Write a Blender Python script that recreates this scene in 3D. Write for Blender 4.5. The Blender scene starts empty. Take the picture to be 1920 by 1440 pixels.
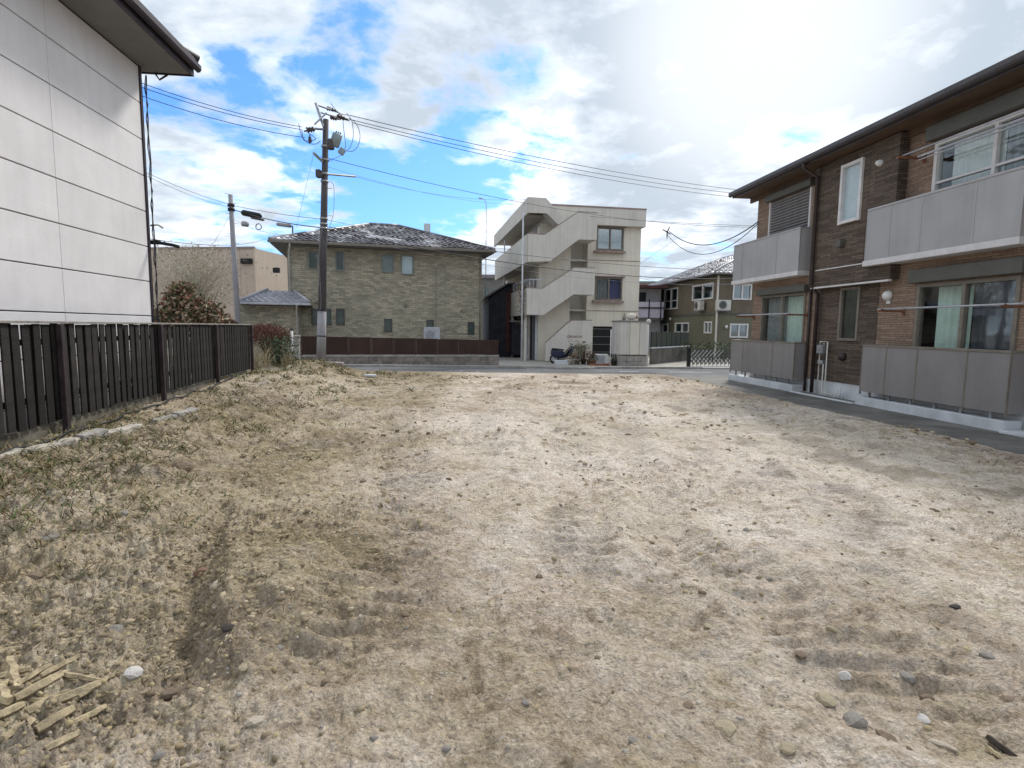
import bpy, bmesh, math, random
import numpy as np
from mathutils import Matrix, Vector
RNG = random.Random(7)
NR = np.random.RandomState(11)
S = bpy.context.scene
C = S.collection
# ------------------------------------------------------------------ camera
F, EYE = 1040.0, 1.6                      # focal length in photo pixels, eye height in metres
PIT, ROL = math.atan(106 / F), 0.0115
fw = np.array([0, math.cos(PIT), -math.sin(PIT)])
u0 = np.array([0, math.sin(PIT), math.cos(PIT)])
ex = np.array([1.0, 0, 0])
cr = math.cos(ROL) * ex + math.sin(ROL) * u0
cu = -math.sin(ROL) * ex + math.cos(ROL) * u0
cam = bpy.data.cameras.new('camera'); co = bpy.data.objects.new('camera', cam); C.objects.link(co)
cam.sensor_width = 36; cam.lens = 36 * F / 1920; cam.clip_end = 2000; cam.clip_start = 0.05
co.matrix_world = Matrix(((cr[0], cu[0], -fw[0], 0), (cr[1], cu[1], -fw[1], 0), (cr[2], cu[2], -fw[2], EYE), (0, 0, 0, 1)))
S.camera = co
# ------------------------------------------------------------------ light
SUN_AZ, SUN_EL = math.radians(28), math.radians(43)      # azimuth to the right of the view direction
w = bpy.data.worlds.new('World'); S.world = w; w.use_nodes = True
nt = w.node_tree; nt.nodes.clear()
def N(t, ty, **k):
    n = t.nodes.new(ty)
    for a, b in k.items(): setattr(n, a, b)
    return n
def L(t, a, b): t.links.new(a, b)
def math_node(t, op, a, b=None, c=None, clamp=False):
    n = N(t, 'ShaderNodeMath', operation=op); n.use_clamp = clamp
    for i, v in enumerate((a, b, c)):
        if v is None: continue
        if isinstance(v, (int, float)): n.inputs[i].default_value = v
        else: L(t, v, n.inputs[i])
    return n.outputs[0]
def ramp(t, fac, stops):
    n = N(t, 'ShaderNodeValToRGB'); el = n.color_ramp.elements
    while len(el) < len(stops): el.new(0.5)
    for e, (p, c) in zip(el, stops):
        e.position = p; e.color = (*c, 1) if len(c) == 3 else c
    L(t, fac, n.inputs[0]); return n.outputs[0]
def mixc(t, fac, a, b, mode='MIX'):
    n = N(t, 'ShaderNodeMix', data_type='RGBA', blend_type=mode)
    for i, v in ((0, fac), (6, a), (7, b)):
        if isinstance(v, (int, float)): n.inputs[i].default_value = v
        elif isinstance(v, tuple): n.inputs[i].default_value = (*v, 1)
        else: L(t, v, n.inputs[i])
    return n.outputs[2]
sky = N(nt, 'ShaderNodeTexSky', sky_type='NISHITA'); sky.sun_disc = False
sky.sun_elevation = SUN_EL; sky.sun_rotation = SUN_AZ; sky.air_density = 1.3; sky.dust_density = 0.6; sky.ozone_density = 2.5
tc = N(nt, 'ShaderNodeTexCoord'); sp = N(nt, 'ShaderNodeSeparateXYZ'); L(nt, tc.outputs['Generated'], sp.inputs[0])
den = math_node(nt, 'ADD', math_node(nt, 'MAXIMUM', sp.outputs[2], 0.0), 0.16)
cb = N(nt, 'ShaderNodeCombineXYZ')
L(nt, math_node(nt, 'DIVIDE', sp.outputs[0], den), cb.inputs[0]); L(nt, math_node(nt, 'DIVIDE', sp.outputs[1], den), cb.inputs[1])
def noise(t, vec, scale, detail=4, rough=.55, dist=0, off=None):
    if off:
        m = N(t, 'ShaderNodeMapping'); m.inputs[1].default_value = off; L(t, vec, m.inputs[0]); vec = m.outputs[0]
    n = N(t, 'ShaderNodeTexNoise'); n.inputs['Scale'].default_value = scale; n.inputs['Detail'].default_value = detail
    n.inputs['Roughness'].default_value = rough; n.inputs['Distortion'].default_value = dist
    L(t, vec, n.inputs['Vector']); return n.outputs[0]
n1 = noise(nt, cb.outputs[0], 1.15, 9, .55, .35, (0.4, 2.2, 0))
n2 = noise(nt, cb.outputs[0], 1.5, 7, .58, .4, (8.3, 4.9, 2))
n3 = noise(nt, cb.outputs[0], 4.2, 9, .6, .25, (1.3, 9.2, 5))
def pixdir(px, py):
    d = fw * F + cr * (px - 960) + cu * (720 - py); return d / np.linalg.norm(d)
def dirbias(px, py, c0, c1):
    vm = N(nt, 'ShaderNodeVectorMath', operation='DOT_PRODUCT'); L(nt, tc.outputs['Generated'], vm.inputs[0]); vm.inputs[1].default_value = tuple(pixdir(px, py))
    mr = N(nt, 'ShaderNodeMapRange', interpolation_type='SMOOTHSTEP'); L(nt, vm.outputs[1], mr.inputs[0])
    mr.inputs[1].default_value = c0; mr.inputs[2].default_value = c1; return mr.outputs[0]
cov = math_node(nt, 'ADD', math_node(nt, 'MULTIPLY', n1, .62), math_node(nt, 'MULTIPLY', n3, .38))
cov = math_node(nt, 'ADD', cov, .135)
cov = math_node(nt, 'SUBTRACT', cov, math_node(nt, 'MULTIPLY', dirbias(600, 350, .94, 1.0), .135))
cov = math_node(nt, 'SUBTRACT', cov, math_node(nt, 'MULTIPLY', dirbias(930, 260, .985, 1.0), .10))
mask = N(nt, 'ShaderNodeMapRange', interpolation_type='SMOOTHSTEP'); L(nt, cov, mask.inputs[0])
mask.inputs[1].default_value = .465; mask.inputs[2].default_value = .565
shade = math_node(nt, 'ADD', math_node(nt, 'MULTIPLY', n2, .6), math_node(nt, 'MULTIPLY', n3, .4)); shade = math_node(nt, 'ADD', shade, math_node(nt, 'MULTIPLY', dirbias(1750, 230, .86, 1.0), .05)); shade = math_node(nt, 'ADD', shade, math_node(nt, 'MULTIPLY', dirbias(1210, 215, .982, 1.0), .09)); shade = math_node(nt, 'ADD', shade, math_node(nt, 'MULTIPLY', dirbias(830, 70, .975, 1.0), .09))
shade = math_node(nt, 'ADD', math_node(nt, 'MULTIPLY', shade, .8), math_node(nt, 'MULTIPLY_ADD', cov, .42, -.128))
ccol = ramp(nt, shade, [(.395, (6.7, 6.7, 6.75)), (.455, (5.1, 5.25, 5.6)), (.51, (3.4, 3.72, 4.15)), (.60, (2.35, 2.68, 3.08))])
glow = dirbias(1430, 70, .965, 1.0)
ccol = mixc(nt, math_node(nt, 'MULTIPLY', glow, .3), ccol, (7.0, 7.0, 7.1))
skyc = mixc(nt, 1.0, sky.outputs[0], (.29, .48, .82), 'MULTIPLY')
final = mixc(nt, mask.outputs[0], skyc, ccol)
bg = N(nt, 'ShaderNodeBackground'); L(nt, final, bg.inputs[0]); bg.inputs[1].default_value = .105
wo = N(nt, 'ShaderNodeOutputWorld'); L(nt, bg.outputs[0], wo.inputs[0])
sl = bpy.data.lights.new('sun', 'SUN'); sl.energy = 1.15; sl.angle = math.radians(10); sl.color = (1, .95, .88)
so = bpy.data.objects.new('sun', sl); C.objects.link(so)
sd = Vector((math.sin(SUN_AZ) * math.cos(SUN_EL), math.cos(SUN_AZ) * math.cos(SUN_EL), math.sin(SUN_EL)))
so.rotation_euler = sd.to_track_quat('Z', 'Y').to_euler(); so.location = (20, 20, 40)
S.view_settings.view_transform = 'Standard'; S.view_settings.look = 'None'; S.view_settings.gamma = 1
S.view_settings.exposure = 1.33; S.view_settings.use_curve_mapping = False
S.render.engine = 'CYCLES'

# ------------------------------------------------------------------ pixel to place
def ray(px, py): return fw * F + cr * (px - 960) + cu * (720 - py)
def G(px, py, z=0.0):                       # where a photo pixel meets the level z
    d = ray(px, py); t = (z - EYE) / d[2]; return d * t + np.array([0, 0, EYE])
def AT(px, py, Y):                          # the point of a pixel's ray at depth Y
    d = ray(px, py); return Vector(d * (Y / d[1])) + Vector((0, 0, EYE))
class Frame:                                # a facade: x along it (to the right as seen), y into the building, z up
    def __init__(s, p0, d):
        s.p = np.array(p0, float); s.d = np.array(d, float) / np.hypot(*d); s.n = np.array([-s.d[1], s.d[0]])
        s.ang = math.atan2(s.d[1], s.d[0])
    def uz(s, px, py, off=0.0):
        q = ray(px, py); o = s.p + s.n * off; t = o @ s.n / (q[:2] @ s.n)
        return float((q[:2] * t - o) @ s.d), float(EYE + q[2] * t)
    def rect(s, x0, y0, x1, y1, off=0.0):   # pixel box -> u0,u1,z0,z1
        a, b, c, d = s.uz(x0, y1, off), s.uz(x1, y1, off), s.uz(x0, y0, off), s.uz(x1, y0, off)
        return (a[0] + c[0]) / 2, (b[0] + d[0]) / 2, (a[1] + b[1]) / 2, (c[1] + d[1]) / 2
    def w(s, u, y, z): q = s.p + s.d * u + s.n * y; return Vector((q[0], q[1], z))

# ------------------------------------------------------------------ mesh helpers
class MB:
    def __init__(s): s.v = []; s.f = []
    def box(s, x0, x1, y0, y1, z0, z1):
        i = len(s.v)
        s.v += [(x, y, z) for z in (z0, z1) for y in (y0, y1) for x in (x0, x1)]
        s.f += [tuple(i + k for k in q) for q in ((0, 2, 3, 1), (4, 5, 7, 6), (0, 1, 5, 4), (2, 6, 7, 3), (0, 4, 6, 2), (1, 3, 7, 5))]
        return s
    def prism(s, pts, y0, y1):              # outline in x,z extruded along y
        i = len(s.v); n = len(pts)
        s.v += [(x, y0, z) for x, z in pts] + [(x, y1, z) for x, z in pts]
        s.f += [tuple(range(i, i + n)), tuple(range(i + 2 * n - 1, i + n - 1, -1))]
        s.f += [(i + k, i + n + k, i + n + (k + 1) % n, i + (k + 1) % n) for k in range(n)]
        return s
    def prism_z(s, pts, z0, z1):
        i = len(s.v); n = len(pts)
        s.v += [(x, y, z0) for x, y in pts] + [(x, y, z1) for x, y in pts]
        s.f += [tuple(range(i + n - 1, i - 1, -1)), tuple(range(i + n, i + 2 * n))]
        s.f += [(i + k, i + (k + 1) % n, i + n + (k + 1) % n, i + n + k) for k in range(n)]
        return s
    def quad(s, *p): i = len(s.v); s.v += [tuple(q) for q in p]; s.f.append(tuple(range(i, i + len(p)))); return s
    def tube(s, pts, r, n=6, cap=True, closed=False):
        pts = [Vector(p) for p in pts]; m = len(pts); i0 = len(s.v)
        rr = r if isinstance(r, (list, tuple)) else [r] * m
        up = Vector((0, 0, 1)); prev = None
        for k, p in enumerate(pts):
            if closed: d = pts[(k + 1) % m] - pts[k - 1]
            else: d = pts[min(k + 1, m - 1)] - pts[max(k - 1, 0)]
            d.normalize()
            if prev is None:
                a = d.cross(up if abs(d.z) < .95 else Vector((1, 0, 0)))
            else: a = prev - d * prev.dot(d)
            a.normalize(); prev = a; b = d.cross(a)
            for j in range(n):
                t = 2 * math.pi * j / n; s.v.append(tuple(p + (a * math.cos(t) + b * math.sin(t)) * rr[k]))
        for k in range(m if closed else m - 1):
            k2 = (k + 1) % m
            for j in range(n):
                s.f.append((i0 + k * n + j, i0 + k * n + (j + 1) % n, i0 + k2 * n + (j + 1) % n, i0 + k2 * n + j))
        if cap and not closed:
            s.f.append(tuple(i0 + j for j in reversed(range(n)))); s.f.append(tuple(i0 + (m - 1) * n + j for j in range(n)))
        return s
    def lathe(s, prof, c=(0, 0, 0), n=12):  # prof: (r, z)
        i0 = len(s.v)
        for r, z in prof:
            for j in range(n):
                t = 2 * math.pi * j / n; s.v.append((c[0] + r * math.cos(t), c[1] + r * math.sin(t), c[2] + z))
        for k in range(len(prof) - 1):
            for j in range(n): s.f.append((i0 + k * n + j, i0 + k * n + (j + 1) % n, i0 + (k + 1) * n + (j + 1) % n, i0 + (k + 1) * n + j))
        s.f.append(tuple(i0 + j for j in reversed(range(n)))); s.f.append(tuple(i0 + (len(prof) - 1) * n + j for j in range(n)))
        return s
    def build(s, name, m, parent=None, smooth=False, bevel=0, fix=True, loc=None):
        me = bpy.data.meshes.new(name); me.from_pydata(s.v, [], s.f)
        if fix:
            bm = bmesh.new(); bm.from_mesh(me); bmesh.ops.recalc_face_normals(bm, faces=bm.faces); bm.to_mesh(me); bm.free()
        if smooth: me.polygons.foreach_set('use_smooth', [True] * len(me.polygons))
        me.materials.append(m); o = bpy.data.objects.new(name, me); C.objects.link(o)
        if parent: o.parent = parent
        if loc is not None: o.location = loc
        if bevel:
            b = o.modifiers.new('bevel', 'BEVEL'); b.width = bevel; b.segments = 2; b.limit_method = 'ANGLE'
        return o
def tag(o, label, cat, group=None):
    o['label'] = label; o['category'] = cat
    if group: o['group'] = group
    return o
def struct(o): o['kind'] = 'structure'; return o
def stuff(o): o['kind'] = 'stuff'; return o
def thing(name, label, cat, loc=(0, 0, 0), rz=0, group=None):
    o = bpy.data.objects.new(name, None); C.objects.link(o); o.location = loc; o.rotation_euler = (0, 0, rz); o.empty_display_size = .3
    return tag(o, label, cat, group)
def fthing(fr, name, label, cat, z=0): return thing(name, label, cat, (fr.p[0], fr.p[1], z), fr.ang)
def inst(src, name, parent, loc=(0, 0, 0), rot=(0, 0, 0), scale=(1, 1, 1)):
    o = bpy.data.objects.new(name, src.data); C.objects.link(o); o.parent = parent
    o.location = loc; o.rotation_euler = rot; o.scale = scale; return o

# ------------------------------------------------------------------ materials
def mat(name, col, rough=.75, var=.14, vs=2.0, bump=.15, bs=30, metal=0, rnd=.0, spec=.35, streak=0.0, fine=.0):
    m = bpy.data.materials.new(name); m.use_nodes = True; t = m.node_tree; b = t.nodes['Principled BSDF']
    tcn = N(t, 'ShaderNodeTexCoord'); vec = tcn.outputs['Object']
    a = noise(t, vec, vs, 6, .6, .3)
    lo = tuple(c * (1 - var * 1.4) for c in col); hi = tuple(min(1, c * (1 + var * 1.2)) for c in col)
    c = ramp(t, a, [(.3, lo), (.7, hi)])
    if streak:
        mp = N(t, 'ShaderNodeMapping'); mp.inputs[3].default_value = (7, 7, .35); L(t, vec, mp.inputs[0])
        sfac = ramp(t, noise(t, mp.outputs[0], 1.0, 5, .6), [(.45, (1, 1, 1)), (.75, (1 - streak,) * 3)])
        c = mixc(t, 1.0, c, sfac, 'MULTIPLY')
    if fine:
        fn = ramp(t, noise(t, vec, 90, 3, .6), [(.3, (1 - fine,) * 3), (.7, (1 + fine * .6,) * 3)])
        c = mixc(t, 1.0, c, fn, 'MULTIPLY')
    if rnd:
        oi = N(t, 'ShaderNodeObjectInfo')
        rr = ramp(t, oi.outputs['Random'], [(0, (1 - rnd,) * 3), (1, (1 + rnd,) * 3)])
        c = mixc(t, 1.0, c, rr, 'MULTIPLY')
    L(t, c, b.inputs['Base Color'])
    b.inputs['Metallic'].default_value = metal; b.inputs['Specular IOR Level'].default_value = spec
    rn = N(t, 'ShaderNodeMapRange'); L(t, noise(t, vec, vs * 3, 4), rn.inputs[0])
    rn.inputs[3].default_value = max(.05, rough - .12); rn.inputs[4].default_value = min(1, rough + .12); L(t, rn.outputs[0], b.inputs['Roughness'])
    if bump:
        bn = N(t, 'ShaderNodeBump'); bn.inputs['Strength'].default_value = bump; bn.inputs['Distance'].default_value = .02
        L(t, noise(t, vec, bs, 5, .65), bn.inputs['Height']); L(t, bn.outputs[0], b.inputs['Normal'])
    return m
def siding(name, col, bw, bh, var=.25, mortar=.5, bump=.5, rock=.5, squash=1):
    """sheet cladding moulded in fine stone courses, far too small to pick apart"""
    m = bpy.data.materials.new(name); m.use_nodes = True; t = m.node_tree; b = t.nodes['Principled BSDF']
    tcn = N(t, 'ShaderNodeTexCoord'); s3 = N(t, 'ShaderNodeSeparateXYZ'); L(t, tcn.outputs['Object'], s3.inputs[0])
    c3 = N(t, 'ShaderNodeCombineXYZ')
    L(t, math_node(t, 'ADD', s3.outputs[0], s3.outputs[1]), c3.inputs[0])
    wob = math_node(t, 'MULTIPLY', noise(t, tcn.outputs['Object'], 3.5, 3), .05)
    L(t, math_node(t, 'ADD', s3.outputs[2], wob), c3.inputs[1])
    br = N(t, 'ShaderNodeTexBrick'); L(t, c3.outputs[0], br.inputs['Vector'])
    br.inputs['Scale'].default_value = 1; br.inputs['Brick Width'].default_value = bw; br.inputs['Row Height'].default_value = bh
    br.inputs['Mortar Size'].default_value = bh * .1; br.inputs['Mortar Smooth'].default_value = .6; br.offset = .37
    br.inputs['Color1'].default_value = (*[c * (1 - var) for c in col], 1); br.inputs['Color2'].default_value = (*[min(1, c * (1 + var)) for c in col], 1)
    br.inputs['Mortar'].default_value = (*[c * mortar for c in col], 1)
    n = noise(t, tcn.outputs['Object'], 14, 6, .65, .4)
    c = mixc(t, 1.0, br.outputs['Color'], ramp(t, n, [(.3, (.78,) * 3), (.7, (1.2,) * 3)]), 'MULTIPLY')
    big = ramp(t, noise(t, tcn.outputs['Object'], .7, 5), [(.35, (.86, .86, .87)), (.65, (1.08, 1.07, 1.05))])
    c = mixc(t, 1.0, c, big, 'MULTIPLY'); L(t, c, b.inputs['Base Color'])
    b.inputs['Roughness'].default_value = .82; b.inputs['Specular IOR Level'].default_value = .25
    hgt = math_node(t, 'ADD', math_node(t, 'MULTIPLY', br.outputs['Fac'], -1.0), math_node(t, 'MULTIPLY', n, rock * 2))
    bn = N(t, 'ShaderNodeBump'); bn.inputs['Strength'].default_value = bump; bn.inputs['Distance'].default_value = .02 if rock < 1 else .05
    L(t, hgt, bn.inputs['Height']); L(t, bn.outputs[0], b.inputs['Normal'])
    return m
def glass(name, tint=(.75, .8, .8), see=.8, rough=.03):
    m = bpy.data.materials.new(name); m.use_nodes = True; t = m.node_tree; t.nodes.clear()
    tr = N(t, 'ShaderNodeBsdfTransparent'); tr.inputs[0].default_value = (*tint, 1)
    gl = N(t, 'ShaderNodeBsdfGlossy'); gl.inputs['Roughness'].default_value = rough; gl.inputs[0].default_value = (.9, .95, 1, 1)
    lw = N(t, 'ShaderNodeLayerWeight'); lw.inputs[0].default_value = .5; fr_ = math_node(t, 'MULTIPLY', math_node(t, 'POWER', lw.outputs['Facing'], 5.0), .9)
    tcn = N(t, 'ShaderNodeTexCoord'); bn = N(t, 'ShaderNodeBump'); bn.inputs['Strength'].default_value = .03; bn.inputs['Distance'].default_value = .05
    L(t, noise(t, tcn.outputs['Object'], 1.6, 2), bn.inputs['Height']); L(t, bn.outputs[0], gl.inputs['Normal'])
    mx = N(t, 'ShaderNodeMixShader'); L(t, math_node(t, 'ADD', fr_, 1 - see, clamp=True), mx.inputs[0])
    L(t, tr.outputs[0], mx.inputs[1]); L(t, gl.outputs[0], mx.inputs[2])
    o = N(t, 'ShaderNodeOutputMaterial'); L(t, mx.outputs[0], o.inputs[0]); return m
def leafmat(name, cols, rough=.6):
    m = bpy.data.materials.new(name); m.use_nodes = True; t = m.node_tree; b = t.nodes['Principled BSDF']
    g = N(t, 'ShaderNodeNewGeometry')
    k = len(cols)
    c = ramp(t, g.outputs['Random Per Island'], [(i / max(1, k - 1), cc) for i, cc in enumerate(cols)])
    L(t, c, b.inputs['Base Color']); b.inputs['Roughness'].default_value = rough; b.inputs['Specular IOR Level'].default_value = .25
    return m
M = {}
M['panel_white'] = mat('panel_white', (.72, .70, .705), .75, .06, 1.2, .2, 40, streak=.05, rnd=.035, fine=.05)
M['dark_trim'] = mat('dark_trim', (.035, .026, .032), .5, .3, 3, .1, 40)
M['soffit_grey'] = mat('soffit_grey', (.17, .165, .16), .8, .1, 2, .1)
M['roof_dark'] = mat('roof_dark', (.07, .06, .065), .5, .35, 4, .3, 25)
M['fence_wood'] = mat('fence_wood', (.015, .0125, .011), .72, .6, 5, .4, 35, rnd=.6, streak=.4)
M['fence_post'] = mat('fence_post', (.036, .024, .026), .6, .4, 6, .2, 40)
M['weather_cap'] = mat('weather_cap', (.26, .24, .22), .7, .3, 6, .2)
M['concrete'] = mat('concrete', (.36, .34, .31), .88, .2, 2.5, .35, 30, fine=.15, streak=.15)
M['concrete_pale'] = mat('concrete_pale', (.60, .62, .64), .85, .12, 2, .2, 40, fine=.08, streak=.12)
M['concrete_moss'] = mat('concrete_moss', (.15, .135, .105), .9, .4, 4, .5, 25, fine=.2)
M['block'] = mat('block', (.24, .21, .19), .9, .25, 6, .35, 40, rnd=.25, fine=.15)
M['tan_wall'] = siding('tan_wall', (.64, .585, .45), .30, .10, .26, .75, 1.0, 2.2)
M['frame_dark'] = mat('frame_dark', (.075, .08, .075), .45, .2, 5, .05)
M['frame_sage'] = mat('frame_sage', (.20, .22, .19), .5, .15, 5, .05)
M['frame_white'] = mat('frame_white', (.68, .66, .65), .5, .08, 5, .05)
M['frame_bronze'] = mat('frame_bronze', (.20, .175, .145), .45, .15, 5, .05)
M['glass'] = glass('glass', (.9, .93, .92), see=.93)
M['glass_dim'] = glass('glass_dim', (.5, .58, .56), .8, .06)
M['glass_frost'] = mat('glass_frost', (.13, .17, .17), .22, .2, 2, .05, spec=.6)
M['glass_pale'] = mat('glass_pale', (.42, .52, .56), .25, .12, 2, .05, spec=.6)
M['glass_green'] = mat('glass_green', (.05, .075, .065), .15, .25, 2, .05, spec=.6)
M['curtain_mint'] = mat('curtain_mint', (.74, .85, .79), .9, .08, 4, .2, 20)
M['curtain_white'] = mat('curtain_white', (.82, .83, .83), .9, .06, 4, .2, 20)
M['curtain_dark'] = mat('curtain_dark', (.10, .10, .125), .9, .2, 4, .2, 20)
M['curtain_blue'] = mat('curtain_blue', (.13, .14, .32), .9, .15, 4, .2, 20)
M['curtain_grey'] = mat('curtain_grey', (.34, .35, .37), .9, .15, 4, .2, 20)
M['brown_dark'] = siding('brown_dark', (.13, .10, .08), .42, .048, .3, .35, .8, .5)
M['brown_light'] = siding('brown_light', (.30, .215, .16), .42, .048, .18, .5, .7, .4)
M['pipe_dark'] = mat('pipe_dark', (.045, .032, .03), .4, .2, 4, .03)
M['balcony_panel'] = mat('balcony_panel', (.39, .385, .39), .6, .06, 1.5, .06, 90, rnd=.05, streak=.10)
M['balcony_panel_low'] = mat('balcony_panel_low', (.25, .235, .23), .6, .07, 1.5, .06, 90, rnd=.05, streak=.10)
M['balcony_rail'] = mat('balcony_rail', (.40, .385, .38), .4, .08, 3, .03, metal=.3)
M['lip_white'] = mat('lip_white', (.66, .64, .64), .6, .08, 3, .05, streak=.1)
M['soffit_wood'] = mat('soffit_wood', (.12, .08, .055), .7, .15, 3, .1)
M['gutter'] = mat('gutter', (.065, .058, .06), .35, .15, 3, .03)
M['shutter_green'] = mat('shutter_green', (.10, .098, .085), .5, .12, 3, .05)
M['shutter_grey'] = mat('shutter_grey', (.20, .19, .19), .5, .12, 3, .05)
M['white_plastic'] = mat('white_plastic', (.72, .72, .70), .4, .05, 3, .03)
M['off_white'] = mat('off_white', (.55, .54, .5), .5, .12, 5, .05)
M['rust'] = mat('rust', (.20, .09, .05), .85, .4, 8, .4, 40)
M['metal_grey'] = mat('metal_grey', (.33, .34, .35), .45, .15, 5, .05, metal=.5)
M['steel_pale'] = mat('steel_pale', (.46, .47, .5), .5, .15, 5, .05, metal=.2)
M['pole_dark'] = mat('pole_dark', (.075, .068, .07), .8, .2, 2, .2, 30, streak=.2)
M['pole_pale'] = mat('pole_pale', (.30, .295, .31), .8, .15, 2, .2, 30, streak=.2)
M['wire'] = mat('wire', (.05, .05, .055), .6, .1, 3, 0)
M['wire_grey'] = mat('wire_grey', (.16, .16, .18), .6, .1, 3, 0)
M['insulator'] = mat('insulator', (.07, .045, .045), .3, .2, 5, 0)
M['transformer'] = mat('transformer', (.26, .32, .33), .45, .12, 4, .05)
M['black'] = mat('black', (.012, .012, .013), .6, .2, 4, .05)
M['cream'] = mat('cream', (.70, .65, .55), .85, .06, .9, .15, 50, streak=.14)
M['cream_grey'] = mat('cream_grey', (.63, .60, .54), .85, .06, .9, .15, 50, streak=.16)
M['pink_stain'] = mat('pink_stain', (.30, .225, .20), .8, .2, 4, .1)
M['beige_metal'] = mat('beige_metal', (.50, .41, .33), .75, .07, .5, .1, 20, streak=.12)
M['olive_upper'] = mat('olive_upper', (.155, .13, .095), .85, .12, 1, .3, 30, streak=.15)
M['olive_lower'] = mat('olive_lower', (.155, .15, .105), .85, .12, 1, .3, 30, streak=.15)
M['darkhouse'] = mat('darkhouse', (.035, .035, .045), .8, .3, 2, .2, streak=.25)
M['darkred'] = mat('darkred', (.09, .035, .035), .8, .3, 2, .2, streak=.25)
M['tile'] = mat('tile', (.085, .08, .09), .30, .5, 1.6, .25, 8, spec=.6)
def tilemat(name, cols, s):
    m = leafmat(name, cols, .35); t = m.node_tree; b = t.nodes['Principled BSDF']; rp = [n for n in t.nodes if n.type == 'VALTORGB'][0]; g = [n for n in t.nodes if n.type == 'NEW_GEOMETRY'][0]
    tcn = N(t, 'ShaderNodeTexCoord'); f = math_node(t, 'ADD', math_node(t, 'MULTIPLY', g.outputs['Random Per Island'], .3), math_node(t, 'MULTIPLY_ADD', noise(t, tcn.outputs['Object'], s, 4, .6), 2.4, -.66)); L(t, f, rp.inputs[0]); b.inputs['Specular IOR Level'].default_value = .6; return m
M['tile'] = tilemat('tile_dark', [(.035, .033, .04), (.055, .05, .058), (.08, .075, .085), (.16, .155, .165), (.62, .61, .63)], .8)  # palest stop paints sky glints into the tile colour in patches
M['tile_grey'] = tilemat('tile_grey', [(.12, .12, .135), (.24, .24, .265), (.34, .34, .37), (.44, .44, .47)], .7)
M['brown_panel'] = mat('brown_panel', (.060, .031, .022), .5, .2, 1.5, .08, rnd=.08, streak=.15)
M['lilac'] = mat('lilac', (.52, .49, .58), .7, .1, 2, .05, streak=.15)
M['red_brick'] = mat('red_brick', (.28, .115, .07), .9, .3, 9, .5, 30, rnd=.2)
M['bark'] = mat('bark', (.12, .085, .06), .9, .3, 8, .6, 25)
# ================================================================== TERRAIN
def sstep(a, b, x): t = np.clip((x - a) / (b - a), 0, 1); return t * t * (3 - 2 * t)
def vnoise(x, y, seed):
    xi = np.floor(x).astype(np.int64); yi = np.floor(y).astype(np.int64); fx = x - xi; fy = y - yi
    def h(a, b):
        n = (a * 374761393 + b * 668265263 + seed * 1442695041) & 0xffffffff
        n = ((n ^ (n >> 13)) * 1274126177) & 0xffffffff
        return ((n ^ (n >> 16)) & 0xffff) / 65535.0
    ux = fx * fx * (3 - 2 * fx); uy = fy * fy * (3 - 2 * fy)
    return (h(xi, yi) * (1 - ux) + h(xi + 1, yi) * ux) * (1 - uy) + (h(xi, yi + 1) * (1 - ux) + h(xi + 1, yi + 1) * ux) * uy
def fbm(x, y, seed, o=4, g=.5):
    s = 0; a = 1; tot = 0
    for k in range(o):
        c, sn = math.cos(.7 * k), math.sin(.7 * k)
        s = s + a * (vnoise((x * c - y * sn) * 2 ** k, (x * sn + y * c) * 2 ** k, seed + k * 17) - .5) * 2; tot += a; a *= g
    return s / tot
def TZ(X, Y):                               # the broad lie of the land
    return -.12 * sstep(18, 27, Y) * sstep(-9, 4, X)
def gaus(X, Y, cx, cy, sx, sy): return np.exp(-((X - cx) / sx) ** 2 - ((Y - cy) / sy) ** 2)
def polyd(X, Y, pts):                       # distance to and position along a polyline
    best = np.full(X.shape, 1e9); al = np.zeros(X.shape); acc = 0
    for (ax, ay), (bx, by) in zip(pts[:-1], pts[1:]):
        dx, dy = bx - ax, by - ay; l2 = dx * dx + dy * dy; l = math.sqrt(l2)
        t = np.clip(((X - ax) * dx + (Y - ay) * dy) / l2, 0, 1)
        d = np.hypot(X - ax - t * dx, Y - ay - t * dy); m = d < best
        best = np.where(m, d, best); al = np.where(m, acc + t * l, al); acc += l
    return best, al
RUTS = []
for px, wd, tread in (([(1120, 728), (1165, 775), (1200, 850), (1235, 950), (1245, 1060), (1225, 1200)], .22, .3),
                      ([(900, 740), (905, 850), (880, 960), (850, 1100), (830, 1300)], .26, .25),
                      ([(735, 780), (762, 900), (772, 985), (700, 1090), (640, 1230)], .3, 1.0),
                      ([(1420, 760), (1500, 850), (1580, 960), (1690, 1150), (1800, 1380)], .26, .6),
                      ([(1000, 1195), (1100, 1215), (1280, 1210), (1430, 1160), (1640, 1080)], .2, .5),
                      ([(1010, 735), (1060, 830), (1090, 950), (1080, 1090)], .3, .9), ([(1260, 1010), (1400, 1080), (1560, 1200), (1700, 1330)], .32, 1.0), ([(820, 1180), (960, 1260), (1120, 1330), (1300, 1400)], .28, .6)):
    RUTS.append(([tuple(G(*p)[:2]) for p in px], wd, tread))
RIDGE = [tuple(G(*p)[:2]) for p in [(425, 950), (395, 1020), (360, 1080), (348, 1180), (335, 1290)]]
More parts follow.
